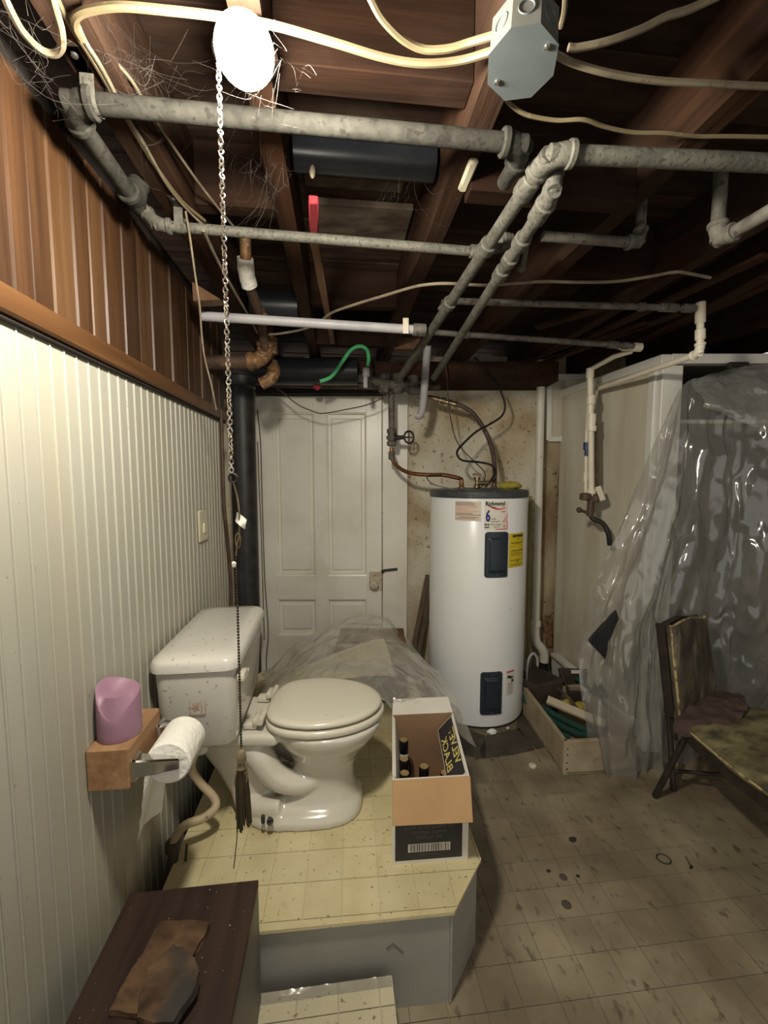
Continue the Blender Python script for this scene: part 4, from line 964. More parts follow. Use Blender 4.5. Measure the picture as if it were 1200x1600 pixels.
# ================================================================== STANDPIPE, SUMP COVER
sd = 2.78
spp = thing('standpipe', 'white painted standpipe with an offset bend beside the water heater', 'pipe', at(848, 1035, sd))
part('pipe', MB().tube([at(846, 565, sd), at(837, 975, sd)], .026, 16), M['whitepipe'], spp)
part('offset_bend', MB().tube(catmull([at(837, 968, sd), at(836, 985, sd), at(838, 1002, sd), at(846, 1013, sd), at(850, 1022, sd), at(850, 1034, sd)], 6), .030, 16).coll(at(837, 974, sd), UP, .035, .04), M['whitepipe'], spp)
tag(part('rust_strap', MB().bar(at(857, 962, 2.86), at(858, 1010, 2.86), .045, .006, up=-FW, bev=.001), M['rust']), 'rusty metal strap on the back wall just right of the standpipe bend', 'strap')
tag(part('drain_collar', MB().lathe([(.055, -.09), (.05, -.03), (.04, 0), (.034, .01), (.034, .05), (.02, .052)], at(850, 1046, sd), UP, 20), M['blackc']), 'black rubber drain collar at the foot of the standpipe', 'collar')
tag(part('grey_tube', MB().tube(catmull([at(823, 1072, 2.5), at(823, 1050, 2.5), at(826, 1030, 2.5), at(833, 1021, 2.5), at(839, 1028, 2.5), at(840, 1040, 2.5)], 5), .008, 8), M['lilac']), 'bent grey metal handle loop beside the drain collar', 'handle')
# ================================================================== LAMP, PULL CHAIN
BC = at(382, 80, .575)
JB = onz(384, 80, JZ)
ax = (BC - (JB - UP*.02)); Lb = ax.length; r_b = .036
lp = thing('ceiling_lamp', 'bare lit bulb in a dark holder under the joist, upper left', 'lamp', JB)
part('lamp_holder', MB().lathe([(.05, -.001), (.052, -.008), (.04, -.016), (.026, -.024), (.024, -.034), (.018, -.034)], JB, UP, 28).lathe([(.022, .0), (.022, -.03), (.016, -.034)], JB - UP*.02, JB-BC, 20).lathe([(.014, 0), (.0175, .004), (.0175, Lb*.46), (.0155, Lb*.50), (.012, Lb*.50)], JB-UP*.02, ax, 20), M['holder'], lp)
part('bulb', MB().lathe([(.013, Lb*.47), (.022, Lb*.55), (.032, Lb*.74)] + [(r_b*math.cos(a), Lb + r_b*math.sin(a)) for a in [i*math.pi/2/9 - .35 for i in range(0, 12)] if a < 1.5708] + [(.0005, Lb+r_b)], JB-UP*.02, ax, 32), M['bulb'], lp)
pc = thing('pull_chain', 'long lamp pull chain with paper tag and dark tassel before the toilet', 'pull chain', at(377, 1310, .62))
mb = MB()
A, B = at(340, 70, .615), at(362, 738, .615)
nL = int((B-A).length/.0062)
for k in range(nL):
    p = A.lerp(B, (k+.5)/nL); a = k*math.pi/2*.9
    mb.torus(p, .0042, .0012, V((math.cos(a), math.sin(a), .35)), 8, 5, .7)
o = part('twisted_chain', mb, M['dullchain'], pc); o['kind'] = 'stuff'
part('chain_ring', MB().torus(at(364, 747, .615), .0062, .0016, FW, 16, 6), M['hasp'], pc)
part('cord', MB().tube(catmull([at(365, 754, .615), at(368, 765, .615), at(372, 785, .615), at(374, 805, .615), at(374, 835, .615), at(371, 850, .615), at(369, 866, .615)], 5), .0013, 6).torus(at(372, 845, .616), .011, .0013, FW+RT*.2, 12, 5, .35), M['tasselg'], pc)
part('paper_tag', MB().grid(lambda u, v: at(370, 800, .613).lerp(at(386, 812, .613), u) + (at(367, 815, .613)-at(370, 800, .613))*v + FW*.002*math.sin(u*4+v*2), 6, 6), M['label'], pc)
mb = MB(); A, B = at(369, 866, .615), at(377, 1168, .615)
nL = int((B-A).length/.0046)
for k in range(nL): mb.ball(A.lerp(B, (k+.5)/nL), .0021, 7, 5)
o = part('bead_chain', mb, M['bronze'], pc); o['kind'] = 'stuff'
part('white_clip', MB().box(at(366, 882, .614), (.006, .005, .008), None, .001), M['label'], pc)
TT = at(377, 1172, .615)
part('tassel_head', MB().lathe([(.002, .014), (.006, .010), (.0075, .0), (.006, -.008), (.008, -.016)], TT-UP*.012, UP, 12).tube(catmull([at(378, 1180, .613), at(384, 1195, .612), at(386, 1215, .612), at(381, 1228, .612), at(383, 1205, .612)], 4), .0016, 5).tube(catmull([at(374, 1185, .613), at(370, 1205, .612), at(367, 1226, .612), at(371, 1232, .612), at(374, 1212, .612)], 4), .0016, 5), M['tasselg'], pc)
mb = MB()
random.seed(11)
for k in range(80):
    a = random.uniform(0, 6.28); r0 = .0055*math.sqrt(random.random()); r1 = .0125*math.sqrt(random.random())
    L_ = random.uniform(.088, .112)
    p0 = TT + V((r0*math.cos(a), r0*math.sin(a), -.016)); p1 = TT + V((r1*math.cos(a), r1*math.sin(a), -.016-L_))
    mb.tube([p0, p0.lerp(p1, .5)+V((math.cos(a), math.sin(a), 0))*.002, p1], .0011, 4)
o = part('tassel_skirt', mb, M['tassel'], pc); o['kind'] = 'stuff'
part('loose_thread', MB().tube(catmull([at(371, 1295, .615), at(370, 1312, .615), at(368, 1330, .615), at(367, 1342, .615), at(365, 1357, .615)], 4), .0008, 5), M['tassel'], pc)
# ================================================================== JUNCTION BOX
jc = at(815, 100, .655)
jb = thing('junction_box', 'grey octagonal steel junction box with a screwed cover on the joist', 'junction box', V((jc.x, jc.y, JZ)))
jn = V((-.10, -.14, -1)).normalized()
jx = (RT - jn*RT.dot(jn)).normalized(); jy = jn.cross(jx)
def octo(r, h, tw=.2):
    return [jc + jn*h + (jx*math.cos(a) + jy*math.sin(a)*1.0)*r for a in [math.radians(22.5+45*k)+tw for k in range(8)]]
part('box_body', MB().loft([octo(.048, -.055), octo(.049, -.004), octo(.049, 0)]), M['boxsteel'], jb, False)
part('cover_plate', MB().loft([octo(.0505, .0005), octo(.0505, .0022)]), M['coversteel'], jb, False)
for a in (.72, .72+math.pi):
    part('cover_screw', MB().lathe([(.0045, 0), (.004, .0022), (.001, .003)], jc + jn*.0022 + (jx*math.cos(a)+jy*math.sin(a))*.037, jn, 10), M['chrome'], jb)
kn_ = (octo(.048, -.03)[0]+octo(.048, -.03)[1]+octo(.048, -.03)[2])/3 - jc
for k in range(8):
    m0 = (octo(.0490, -.028)[k] + octo(.0490, -.028)[(k+1) % 8])/2; nn = (m0 - (jc - jn*.028)).normalized()
    if nn.dot((CAM-m0).normalized()) > .15 or k in (2,):
        part('knockout', MB().torus(m0, .0105, .0012, nn, 18, 6), M['coversteel'], jb)
# ================================================================== ROMEX AND OTHER CABLES
def zp(p, z): return [onz(q[0], q[1], q[2] if len(q) > 2 else z) for q in p]
WZ = JZ - .012
wire('flat_cable', zp([(128, 62), (117, 40), (122, 24), (145, 15), (190, 10), (260, 16), (330, 24), (420, 38), (520, 66), (600, 90), (660, 99), (720, 94), (775, 78, 2.06)], WZ), .0058, M['wire'], 'thick yellowed cable sweeping from the left past the bulb into the junction box')
wire('flat_cable', zp([(572, -20), (584, 8), (600, 33), (630, 62), (662, 77), (700, 76), (735, 66), (782, 52, 2.06)], WZ), .0055, M['wire'], 'yellowed cable drooping from the top edge into the junction box, left of it')
wire('flat_cable', zp([(888, 74), (905, 74), (950, 64), (1000, 46), (1040, 26), (1075, 15), (1125, -8)], WZ), .0055, M['wirep'], 'pale cable rising right from the junction box to the top edge')
wire('flat_cable', zp([(866, 84, 2.06), (900, 100), (960, 116), (1030, 126), (1100, 130), (1160, 133), (1260, 137)], WZ), .0055, M['wirep'], 'dusty cable running level right from the junction box')
wire('flat_cable', zp([(787, 150, 2.05), (800, 165), (825, 180), (870, 188), (912, 187), (945, 198), (990, 207), (1040, 208), (1090, 213), (1140, 213), (1260, 215)], WZ), .0038, M['wire'], 'thin yellow cable leaving the underside of the junction box to the right')
wire('flat_cable', zp([(884, -25), (882, 15), (876, 42)], WZ), .004, M['wirep'], 'short cable end above the junction box at the top edge')
wire('flat_cable', zp([(-5, -30), (18, 20), (36, 50), (62, 76), (84, 84), (96, 74), (95, 45), (84, 5), (76, -30)], JZ-.03), .0055, M['wirep'], 'looped pale cable hanging in the top left corner')
wire('flat_cable', zp([(80, -20), (110, 40), (140, 85), (178, 150), (215, 215), (250, 270), (285, 315), (320, 345)], JZ-.004), .0042, M['wire'], 'cable stapled along the left joist, outer one of two')
wire('flat_cable', zp([(122, 40), (135, 68), (160, 108), (195, 175), (225, 225), (262, 290), (300, 335), (330, 362)], JZ-.006), .0036, M['wirep'], 'cable stapled along the left joist, inner one of two')
wire('flat_cable', zp([(135, 12), (155, 50), (170, 85), (205, 125), (235, 175), (275, 235), (310, 285), (345, 330), (372, 362)], JZ+.02), .003, M['wirep'], 'thin dusty cable in the left joist bay behind the chain')
wire('flat_cable', [onz(290, 330, 2.06), at(297, 372, 1.15), at(305, 430, 1.2), at(312, 478, 1.25), at(315, 520, 1.3), at(320, 560, 1.35), at(330, 600, 1.4), at(338, 640, 1.45)], .0028, M['wirep'], 'thin cord dangling beside the cedar boards')
wire('flat_cable', zp([(318, 360), (334, 395), (352, 430), (370, 462), (385, 488), (402, 520)], 2.03), .0045, M['wirep'], 'pale cable slanting down toward the rusty elbow')
wire('flat_cable', zp([(418, 523), (440, 521), (475, 514), (500, 502), (520, 488), (560, 474), (600, 462), (640, 450), (665, 445), (700, 443), (760, 446), (800, 443), (850, 440), (900, 441), (960, 440), (1010, 433), (1055, 425), (1080, 428), (1110, 434)], 2.02), .0048, M['wirep'], 'long cream cable crossing the ceiling below the joists')
wire('thin_wire', [at(418, 598, 2.55), at(440, 612, 2.55), at(465, 632, 2.55), at(490, 643, 2.55), at(505, 646, 2.55), at(540, 640, 2.55), at(575, 632, 2.55), at(602, 619, 2.55), at(622, 600, 2.55), at(640, 575, 2.5), at(662, 535, 2.4)], .0035, M['wired'], 'dark wire sagging in front of the top of the door')
gt = thing('green_tubing', 'translucent green tubing hooking over a small fitting above the door', 'tubing', at(520, 585, 2.3))
part('tube', MB().tube(catmull([at(500, 596, 2.3), at(518, 588, 2.3), at(535, 565, 2.3), at(548, 547, 2.3), at(562, 541, 2.3), at(573, 546, 2.3), at(576, 560, 2.3), at(574, 572, 2.3)], 6), .010, 8), M['greentube'], gt)
part('tube_fitting', MB().coll(at(572, 582, 2.3), UP, .02, .045).tube([at(571, 588, 2.3), at(571, 606, 2.3)], .012, 8), M['lilac'], gt)
# ================================================================== STEEL PIPES
def elbow(mb, p0, c, p1, r):
    p0, c, p1 = V(p0), V(c), V(p1)
    a = c + (p0-c).normalized()*r*2.6; b = c + (p1-c).normalized()*r*2.6
    pts = [a*(1-t)*(1-t) + c*2*t*(1-t) + b*t*t for t in [i/7 for i in range(8)]]
    mb.tube(pts, r*1.27, 14)
    mb.coll(a, c-a, r*1.5, r*.9); mb.coll(b, c-b, r*1.5, r*.9); return mb
def pipe(name, pts, r, m, label, fit=None, cat='pipe', elbows=(), colls=(), seg=14, straps=()):
    P = [V(p) for p in pts]
    lo = min(P, key=lambda p: p.z)
    t = thing(name, label, cat, lo)
    for a, b in zip(P, P[1:]): part('pipe_run', MB().tube([a, b], r, seg), m, t)
    fm = fit or m
    for i in elbows:
        if i == 0: q0 = P[0] + UP*.2
        else: q0 = P[i-1]
        q1 = P[i+1] if i+1 < len(P) else P[i] + UP*.2
        part('elbow', elbow(MB(), q0, P[i], q1, r), fm, t)
    for i, f, L_ in colls:
        p = P[i].lerp(P[i+1], f); part('coupling', MB().coll(p, P[i+1]-P[i], r*1.38, L_), fm, t)
    for i, f in straps:
        p = P[i].lerp(P[i+1], f); d = (P[i+1]-P[i]).normalized()
        side = UP.cross(d).normalized()
        mb = MB(); arc = [p + (side*math.cos(a) - UP*math.sin(a))*(r+.0015) for a in [math.pi*k/10 for k in range(11)]]
        wv = d*.011
        arc = [arc[0] + UP*.03] + arc + [V((arc[-1].x, arc[-1].y, JZ-.004)), V((arc[-1].x, arc[-1].y, JZ-.004)) - side*.045]
        for k in range(len(arc)-1): mb.hexa([arc[k]-wv, arc[k]+wv, arc[k+1]+wv, arc[k+1]-wv], [q + (side*.002 if True else 0) for q in (arc[k]-wv, arc[k]+wv, arc[k+1]+wv, arc[k+1]-wv)])
        st_ = part('strap', mb, M['galv'], t, False)
        part('strap_nail', MB().lathe([(.006, 0), (.005, .003), (.001, .004)], arc[-1] - UP*.002 + side*.012, -UP, 10), M['hasp'], st_)
    return t
G, GD = M['galv'], M['galvd']
pz = 2.052
L0 = onz(105, 158, pz)
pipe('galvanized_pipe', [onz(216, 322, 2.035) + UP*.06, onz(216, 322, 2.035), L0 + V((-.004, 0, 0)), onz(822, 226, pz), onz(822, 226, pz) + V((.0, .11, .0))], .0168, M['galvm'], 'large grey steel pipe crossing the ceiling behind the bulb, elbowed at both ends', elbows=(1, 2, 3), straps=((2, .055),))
p20, p21 = onz(243, 352, 2.045), onz(752, 394, 2.035)
pipe('galvanized_pipe', [p20 + V((-.03, .0, .045)), p20, p21], .0128, G, 'thinner grey steel pipe crossing beneath the red stick', elbows=(1,), straps=((1, .07),), colls=((1, .985, .04),))
a0 = onz(857, 238, 2.035)
pA = [onz(1260, 256, 2.05), a0, at(760, 382, 1.12), at(692, 483, 1.55), at(640, 588, 2.2)]
pA = [onz(1290, 259, 2.045), onz(858, 240, 2.035), onz(640, 585, 1.9)]
dA = pA[2]-pA[1]
pA[2] = at(624, 592, 2.25)
tA = pipe('galvanized_pipe', pA, .0168, G, 'left one of the two grey steel pipes running back toward the heater', elbows=(1,), colls=((1, .06, .05), (1, .21, .03), (1, .43, .03)))
pB = [at(866, 298, .93), at(678, 590, 2.25)]
pipe('galvanized_pipe', [pB[0]+UP*.075+FW*.02, pB[0], pB[1]], .0155, G, 'right one of the two grey steel pipes running back toward the heater', elbows=(1,), colls=((1, .05, .045), (1, .13, .035), (1, .24, .045), (1, .19, .03)))
tag(part('tee_fitting', MB().tube([onz(748, 393, 2.04), onz(800, 376, 2.04)], .019, 12).coll(onz(762, 388, 2.04), RT, .025, .02).coll(onz(790, 379, 2.04), RT+FW*.3, .024, .03), G), 'rough steel fitting joining the thinner pipe behind the pair', 'fitting')
tag(part('pipe_bracket', MB().tube([onz(824, 375, 2.07), onz(818, 415, 2.03)], .008, 8).ball(onz(815, 418, 2.03), .014, 10, 8), G), 'small steel hanger hook just right of the pair of pipes', 'hanger')
c3 = onz(1000, 380, 2.03)
pipe('galvanized_pipe', [onz(848, 369, 2.03), c3, c3 + UP*.16], .0128, GD, 'short grey pipe with an upturned elbow under the right joist', elbows=(1,))
c4 = onz(1120, 378, 1.99)
pipe('galvanized_pipe', [c4 + UP*.2, c4, onz(1320, 262, 1.99)], .0155, GD, 'grey pipe dropping and turning toward the camera at the far right', elbows=(1,))
pipe('grey_conduit', [at(316, 494, 1.58), at(660, 516, 1.66)], .0168, M['lilac'], 'smooth pale grey conduit below the joists, left of the pair of pipes', GD, 'conduit', colls=((0, .985, .05),))
tag(part('conduit_clip', MB().bar(at(634, 497, 1.645), at(634, 521, 1.625), .022, .004, up=-FW, bev=.001).ball(at(634.5, 501, 1.64), .007, 8, 6), M['pvc']), 'cream plastic clip on the pale grey conduit', 'clip')
P5 = [at(700, 470, 1.60), at(1086, 482, 1.66)]
pipe('dark_pipe', [at(688, 500, 1.60), at(694, 470, 1.60), P5[1]], .0115, GD, 'thin dark pipe running right to the white plastic drop', elbows=(1,), colls=((1, .78, .025), (1, .90, .05), (1, .87, .03), (1, .97, .04)))
P6 = [at(660, 518, 1.95), at(990, 541, 2.02)]
pipe('dark_pipe', P6, .0125, GD, 'thin dark pipe ending at a white elbow over the closet', colls=((0, .2, .03), (0, .90, .05), (0, .96, .03)))
# white plastic lines
c5 = at(1094, 480, 1.67)
pipe('plastic_pipe', [c5 + UP*.012, at(1094, 552, 1.67), at(932, 608, 2.42), at(926, 614, 2.44) - UP*.09], .0128, M['pvc'], 'white plastic pipe dropping at the closet corner and running back along it', elbows=(1,), colls=((0, .25, .05), (0, .05, .03), (0, .62, .04)))
c6 = at(1003, 543, 2.03)
pipe('plastic_pipe', [at(966, 541, 2.03), c6], .0145, M['pvc'], 'short white plastic elbow at the end of the dark pipe', colls=((0, .8, .04), (0, .3, .03)))
vx = thing('plumbing_manifold', 'vertical white plastic pipes with a blue valve and brass fittings on the closet side', 'manifold', at(925, 830, 2.5))
part('supply_run', MB().tube([at(986, 549, 2.05), at(960, 557, 2.14), at(923, 577, 2.3), at(922, 590, 2.3)], .012, 12), M['pvc'], vx)
part('white_riser', MB().tube([at(922, 582, 2.3), at(924, 778, 2.3)], .0155, 12).coll(at(922, 583, 2.3), UP, .02, .05).coll(at(923, 625, 2.3), UP, .022, .05).coll(at(924, 660, 2.3), UP, .022, .09).coll(at(924.5, 670, 2.3), UP, .024, .03).coll(at(924, 768, 2.3), UP, .024, .03), M['pvc'], vx)
part('thin_riser', MB().tube([at(921, 600, 2.32), at(916, 690, 2.32), at(915, 772, 2.32)], .009, 10).coll(at(915, 745, 2.32), UP, .013, .05), M['pvc'], vx)
part('blue_valve', MB().coll(at(916, 697, 2.315), UP, .015, .04).coll(at(917, 705, 2.31), UP, .012, .05), M['bluev'], vx)
part('brass_valve', MB().coll(at(926, 672, 2.3), UP, .018, .02).tube([at(931, 660, 2.33), at(933, 775, 2.33)], .007, 8).lathe([(.02, -.02), (.03, -.015), (.03, .015), (.02, .02)], at(915, 776, 2.3), UP, 12).lathe([(.02, -.02), (.03, -.015), (.03, .015), (.02, .02)], at(931, 778, 2.3), UP, 12).tube([at(924, 775, 2.3), at(922, 806, 2.3)], .019, 12).bar(at(922, 803, 2.3), at(904, 796, 2.3), .016, .016).ball(at(905, 797, 2.3), .016, 8, 6), M['brownpipe'], vx)
part('white_lever', MB().bar(at(934, 760, 2.28), at(942, 782, 2.27), .03, .010, up=-FW, bev=.002), M['pvc'], vx)
part('black_hose', MB().tube(catmull([at(922, 803, 2.3), at(928, 812, 2.29), at(938, 815, 2.28), at(946, 823, 2.27), at(951, 836, 2.26), at(953, 852, 2.26)], 5), .0135, 10), M['blackc'], vx)
# vertical grey pipe with hooked end
tag(part('hooked_pipe', MB().tube(catmull([at(668, 540, 2.3), at(665, 580, 2.35), at(662, 620, 2.4), at(659, 642, 2.42), at(655, 650, 2.42), at(651, 648, 2.42)], 5), .021, 12), M['lilac']), 'grey tube dropping from the ceiling with a hooked lower end, beside the door casing', 'pipe')
# rusty assembly upper left
ra = thing('rusty_pipe', 'rusty brass and iron pipe with a white wrapped joint and elbow above the soil stack', 'pipe', at(416, 560, 1.85))
r0_, r1_, r2_, r3_ = at(382, 385, 1.42), at(389, 446, 1.52), at(406, 492, 1.7), at(416, 550, 1.82)
part('upper_run', MB().tube([at(383, 370, 1.42), at(384, 410, 1.45)], .018, 12), M['rust'], ra)
part('wrapped_joint', MB().tube(catmull([at(383, 403, 1.45), at(384, 420, 1.47), at(387, 436, 1.5), at(390, 447, 1.52)], 4), .027, 14).rough(.0025, 60), M['plasterwrap'], ra)
part('middle_run', MB().tube([at(390, 447, 1.52), r2_], .019, 12), M['brownpipe'], ra)
part('union', MB().tube(catmull([at(403, 482, 1.69), r2_, at(408, 505, 1.71)], 4), .023, 14).coll(at(407, 499, 1.7), V((.1, 0, -1)), .029, .018).coll(at(407.5, 493, 1.7), V((.1, 0, -1)), .027, .012), M['rust'], ra)
part('lower_run', MB().tube([at(408, 502, 1.71), at(414, 545, 1.82)], .019, 12), M['brownpipe'], ra)
cE = at(416, 564, 1.85)
part('rusty_elbow', elbow(MB(), at(414, 520, 1.82), cE, at(350, 566, 1.85), .026).coll(at(424, 540, 1.86), UP, .026, .07).rough(.002, 50), M['rust'], ra)
part('drain_arm', MB().tube([at(305, 567, 1.85), at(402, 566, 1.85)], .030, 16), M['brownpipe'], ra)
part('lower_elbow', MB().tube(catmull([at(424, 568, 1.92), at(428, 580, 1.95), at(422, 592, 1.95), at(408, 600, 1.95)], 5), .028, 14).rough(.002, 50), M['rust'], ra)
tag(part('thin_riser', MB().tube([at(420, 450, 2.1), at(424, 560, 2.1)], .014, 10), M['brownpipe']), 'thin brown pipe rising behind the rusty assembly', 'pipe')
# red painted stick beside the joist
ws = thing('painted_stick', 'wooden stick with a red painted end lying along the joist', 'stick', onz(498, 450, JZ-.012))
q0, q1, q2 = onz(490, 311, JZ-.02), onz(490.5, 372, JZ-.014), onz(520, 535, JZ-.01)
part('bare_wood', MB().bar(q1, q2, .024, .02, bev=.002), M['stick'], ws)
part('red_end', MB().bar(q0, q1, .024, .02, bev=.003), M['redpaint'], ws)
tag(part('insulator_clip', MB().bar(onz(741, 249, JZ-.008), onz(722, 297, JZ-.008), .022, .014, bev=.005), M['switch']), 'white ceramic insulator on the edge of the middle joist', 'insulator')
tag(part('paper_scrap', MB().ball(onz(488, 268, 2.12), .007, 8, 6, (1, .6, 2.4)).rough(.002, 90), M['wirep']), 'pale knotted scrap hanging beside the joist above the red stick', 'scrap')
tag(part('wood_bracket', MB().prism([at(300, 440, 1.45), at(345, 468, 1.5), at(302, 470, 1.45)], FW*.05), M['rail'], None, False), 'triangular orange wood bracket at the far end of the cedar boards', 'bracket')
tag(part('wood_block', MB().box(at(636, 538, 2.35), (.14, .04, .06), Matrix.Rotation(-.1, 3, 'Z'), .003), M['stick'], None, False), 'small reddish wood block under the ceiling near the pair of pipes', 'block')
# grimy pipe cluster over the door: fittings on the old supply lines
sc = thing('supply_header', 'grimy dark supply pipes with tees running over the top of the door', 'pipe', at(600, 610, 2.5))
part('header_pipe', MB().tube([at(425, 600, 2.565), at(688, 605, 2.565)], .022, 12), M['brownpipe'], sc)
part('header_pipe', MB().tube([at(560, 590, 2.52), at(668, 612, 2.52)], .026, 12), GD, sc)
for x, y, r, L_ in ((600, 604, .04, .05), (622, 603, .045, .06), (645, 606, .042, .05), (575, 598, .036, .05), (660, 615, .036, .04)):
    part('tee', MB().coll(at(x, y, 2.54), RT, r, L_).coll(at(x, y-5, 2.54), UP, r*.8, .1).rough(.004, 40), M['galvd'], sc)
part('red_handle', MB().ball(at(495, 605, 2.5), .022, 8, 6, (1, .6, .8)).rough(.006, 60), M['redpaint'], sc)
tag(part('header_rail', MB().bar(at(402, 613, 2.84), at(606, 613, 2.84), .06, .03), M['iron'], None, False), 'black rail along the top of the door', 'rail')
# ================================================================== CLOSET, SHEETING
clz = 1.93
cl = thing('closet', 'tall white closet with stained hardboard side and open dark front, behind the sheeting', 'closet', cw(1.6, 2.4, 0))
sB, sF = cw(1.187, 2.87, 0), cw(1.322, 2.09, 0)
part('side_board', MB().prism([sB+UP*.12, sF+UP*.12, sF+RT*.02+UP*.12, sB+RT*.02+UP*.12], (0, 0, clz-.12)), M['hardboard'], cl, False)
part('base_board', MB().prism([sB-RT*.012, sF-RT*.012, sF+RT*.01, sB+RT*.01], (0, 0, .125), .003), M['closetp'], cl, False)
def post(x, d, wx, wd, z0, z1, nm='corner_post', m='closetp'): 
    P = [cw(x, d, z0), cw(x+wx, d, z0), cw(x+wx, d+wd, z0), cw(x, d+wd, z0)]
    return part(nm, MB().prism(P, (0, 0, z1-z0), .003), M[m], cl, False)
post(1.318, 2.045, .098, .04, 0, clz-.005); post(1.306, 2.085, .02, .05, .12, clz-.005, 'side_trim')
a_, b_ = sB + UP*(clz+.0), sF + UP*(clz+.0)
part('top_trim', MB().prism([a_-RT*.015, b_-RT*.015-FW*.05, b_+RT*.03-FW*.05, a_+RT*.03], (0, 0, .045), .003), M['closetp'], cl, False)
post(1.35, 2.03, 1.3, .05, clz, clz+.045, 'front_rail'); post(2.2, 2.045, .1, .04, 0, clz, 'corner_post')
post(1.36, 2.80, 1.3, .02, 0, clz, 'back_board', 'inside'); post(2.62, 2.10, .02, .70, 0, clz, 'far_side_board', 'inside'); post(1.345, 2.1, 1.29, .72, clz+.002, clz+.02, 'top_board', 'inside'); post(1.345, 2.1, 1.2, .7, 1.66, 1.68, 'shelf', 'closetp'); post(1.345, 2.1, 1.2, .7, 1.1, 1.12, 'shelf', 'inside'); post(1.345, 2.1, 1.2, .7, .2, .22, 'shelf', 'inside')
tag(part('dark_latch', MB().box(at(1153, 571, 2.015), (.09, .02, .028), Matrix.Rotation(-YAW, 3, 'Z'), .002), M['hasp'], None, False), 'dark metal latch on the top rail of the closet', 'latch')
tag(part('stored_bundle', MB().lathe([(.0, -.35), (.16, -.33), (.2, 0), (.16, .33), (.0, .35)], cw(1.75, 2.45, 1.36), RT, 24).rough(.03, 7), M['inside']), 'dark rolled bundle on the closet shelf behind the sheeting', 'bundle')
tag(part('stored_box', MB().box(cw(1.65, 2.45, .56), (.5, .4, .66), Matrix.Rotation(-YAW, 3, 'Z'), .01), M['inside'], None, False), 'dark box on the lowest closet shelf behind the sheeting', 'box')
sheet('plastic_sheet', [
 [(1058, 612, 2.0), (1070, 600, 2.0), (1085, 592, 1.99), (1105, 590, 1.98), (1140, 585, 1.97), (1190, 578, 1.96), (1260, 572, 1.95), (1340, 568, 1.94)],
 [(1040, 655, 1.99), (1056, 655, 1.97), (1076, 655, 1.98), (1100, 655, 1.95), (1140, 655, 1.96), (1200, 650, 1.93), (1270, 650, 1.92), (1350, 650, 1.9)],
 [(1004, 735, 1.98), (1040, 740, 1.93), (1068, 745, 1.97), (1090, 745, 1.90), (1136, 745, 1.95), (1200, 740, 1.90), (1275, 740, 1.88), (1360, 740, 1.86)],
 [(968, 830, 1.98), (1010, 835, 1.90), (1050, 840, 1.96), (1078, 840, 1.86), (1130, 840, 1.95), (1200, 840, 1.88), (1280, 840, 1.86), (1365, 840, 1.84)],
 [(930, 925, 1.99), (980, 930, 1.89), (1026, 935, 1.96), (1056, 940, 1.84), (1112, 945, 1.96), (1190, 945, 1.88), (1280, 945, 1.86), (1370, 945, 1.82)],
 [(905, 1010, 2.02), (965, 1020, 1.88), (1012, 1030, 1.95), (1046, 1035, 1.86), (1110, 1040, 1.98), (1190, 1045, 1.92), (1280, 1050, 1.88), (1370, 1050, 1.84)],
 [(912, 1090, 1.97), (962, 1100, 1.86), (1006, 1110, 1.93), (1040, 1115, 1.92), (1110, 1110, 2.0), (1190, 1110, 1.95), (1280, 1120, 1.92), (1370, 1130, 1.9)],
 [(918, 1160, 1.93), (962, 1170, 1.87), (1004, 1178, 1.92), (1034, 1180, 1.95), (1105, 1165, 2.02), (1190, 1160, 2.0), (1280, 1160, 1.98), (1370, 1170, 1.95)],
 [(926, 1212, 1.93), (966, 1222, 1.89), (1006, 1226, 1.90), (1038, 1222, 1.93), (1105, 1195, 2.03), (1190, 1195, 2.02), (1280, 1195, 2.0), (1370, 1195, 1.99)],
 [(930, 1222, 1.925), (972, 1240, 1.85), (1016, 1250, 1.82), (1050, 1250, 1.82), (1105, 1200, 2.02), (1190, 1200, 2.0), (1280, 1200, 2.0), (1370, 1200, 1.98)],
 ], M['film'], 190, 210, 9, (.018, .0085), 'large clear plastic sheet draped down the front of the closet', 'plastic sheet', freq=(6, 15), aniso=(1.2, 1.2, .62), fold=.040, nf=10)
sheet('plastic_sheet', [
 [(1082, 606, 1.93), (1110, 588, 1.93), (1150, 578, 1.92), (1200, 570, 1.9), (1270, 562, 1.88), (1340, 556, 1.86)],
 [(1090, 616, 1.87), (1120, 612, 1.86), (1160, 612, 1.84), (1205, 610, 1.82), (1270, 612, 1.8), (1340, 612, 1.78)],
 [(1098, 628, 1.84), (1126, 634, 1.82), (1165, 645, 1.80), (1205, 655, 1.79), (1270, 665, 1.77), (1340, 670, 1.75)],
 [(1100, 632, 1.84), (1128, 646, 1.82), (1166, 664, 1.80), (1206, 680, 1.79), (1270, 705, 1.77), (1340, 720, 1.75)],
 ], M['film'], 110, 70, 21, (.014, .008), 'upper flap of clear plastic folded over the top rail of the closet', 'plastic sheet', freq=(7, 20))
tag(part('black_bag', MB().prism([at(921, 1002, 1.83), at(946, 1030, 1.83), at(950, 1004, 1.83), at(967, 966, 1.83), at(963, 956, 1.83), at(944, 978, 1.83)], FW*.02).subdiv(2).rough(.006, 35), M['blackplastic']), 'glossy black plastic bag showing beside the sheeting above the trough', 'bag')
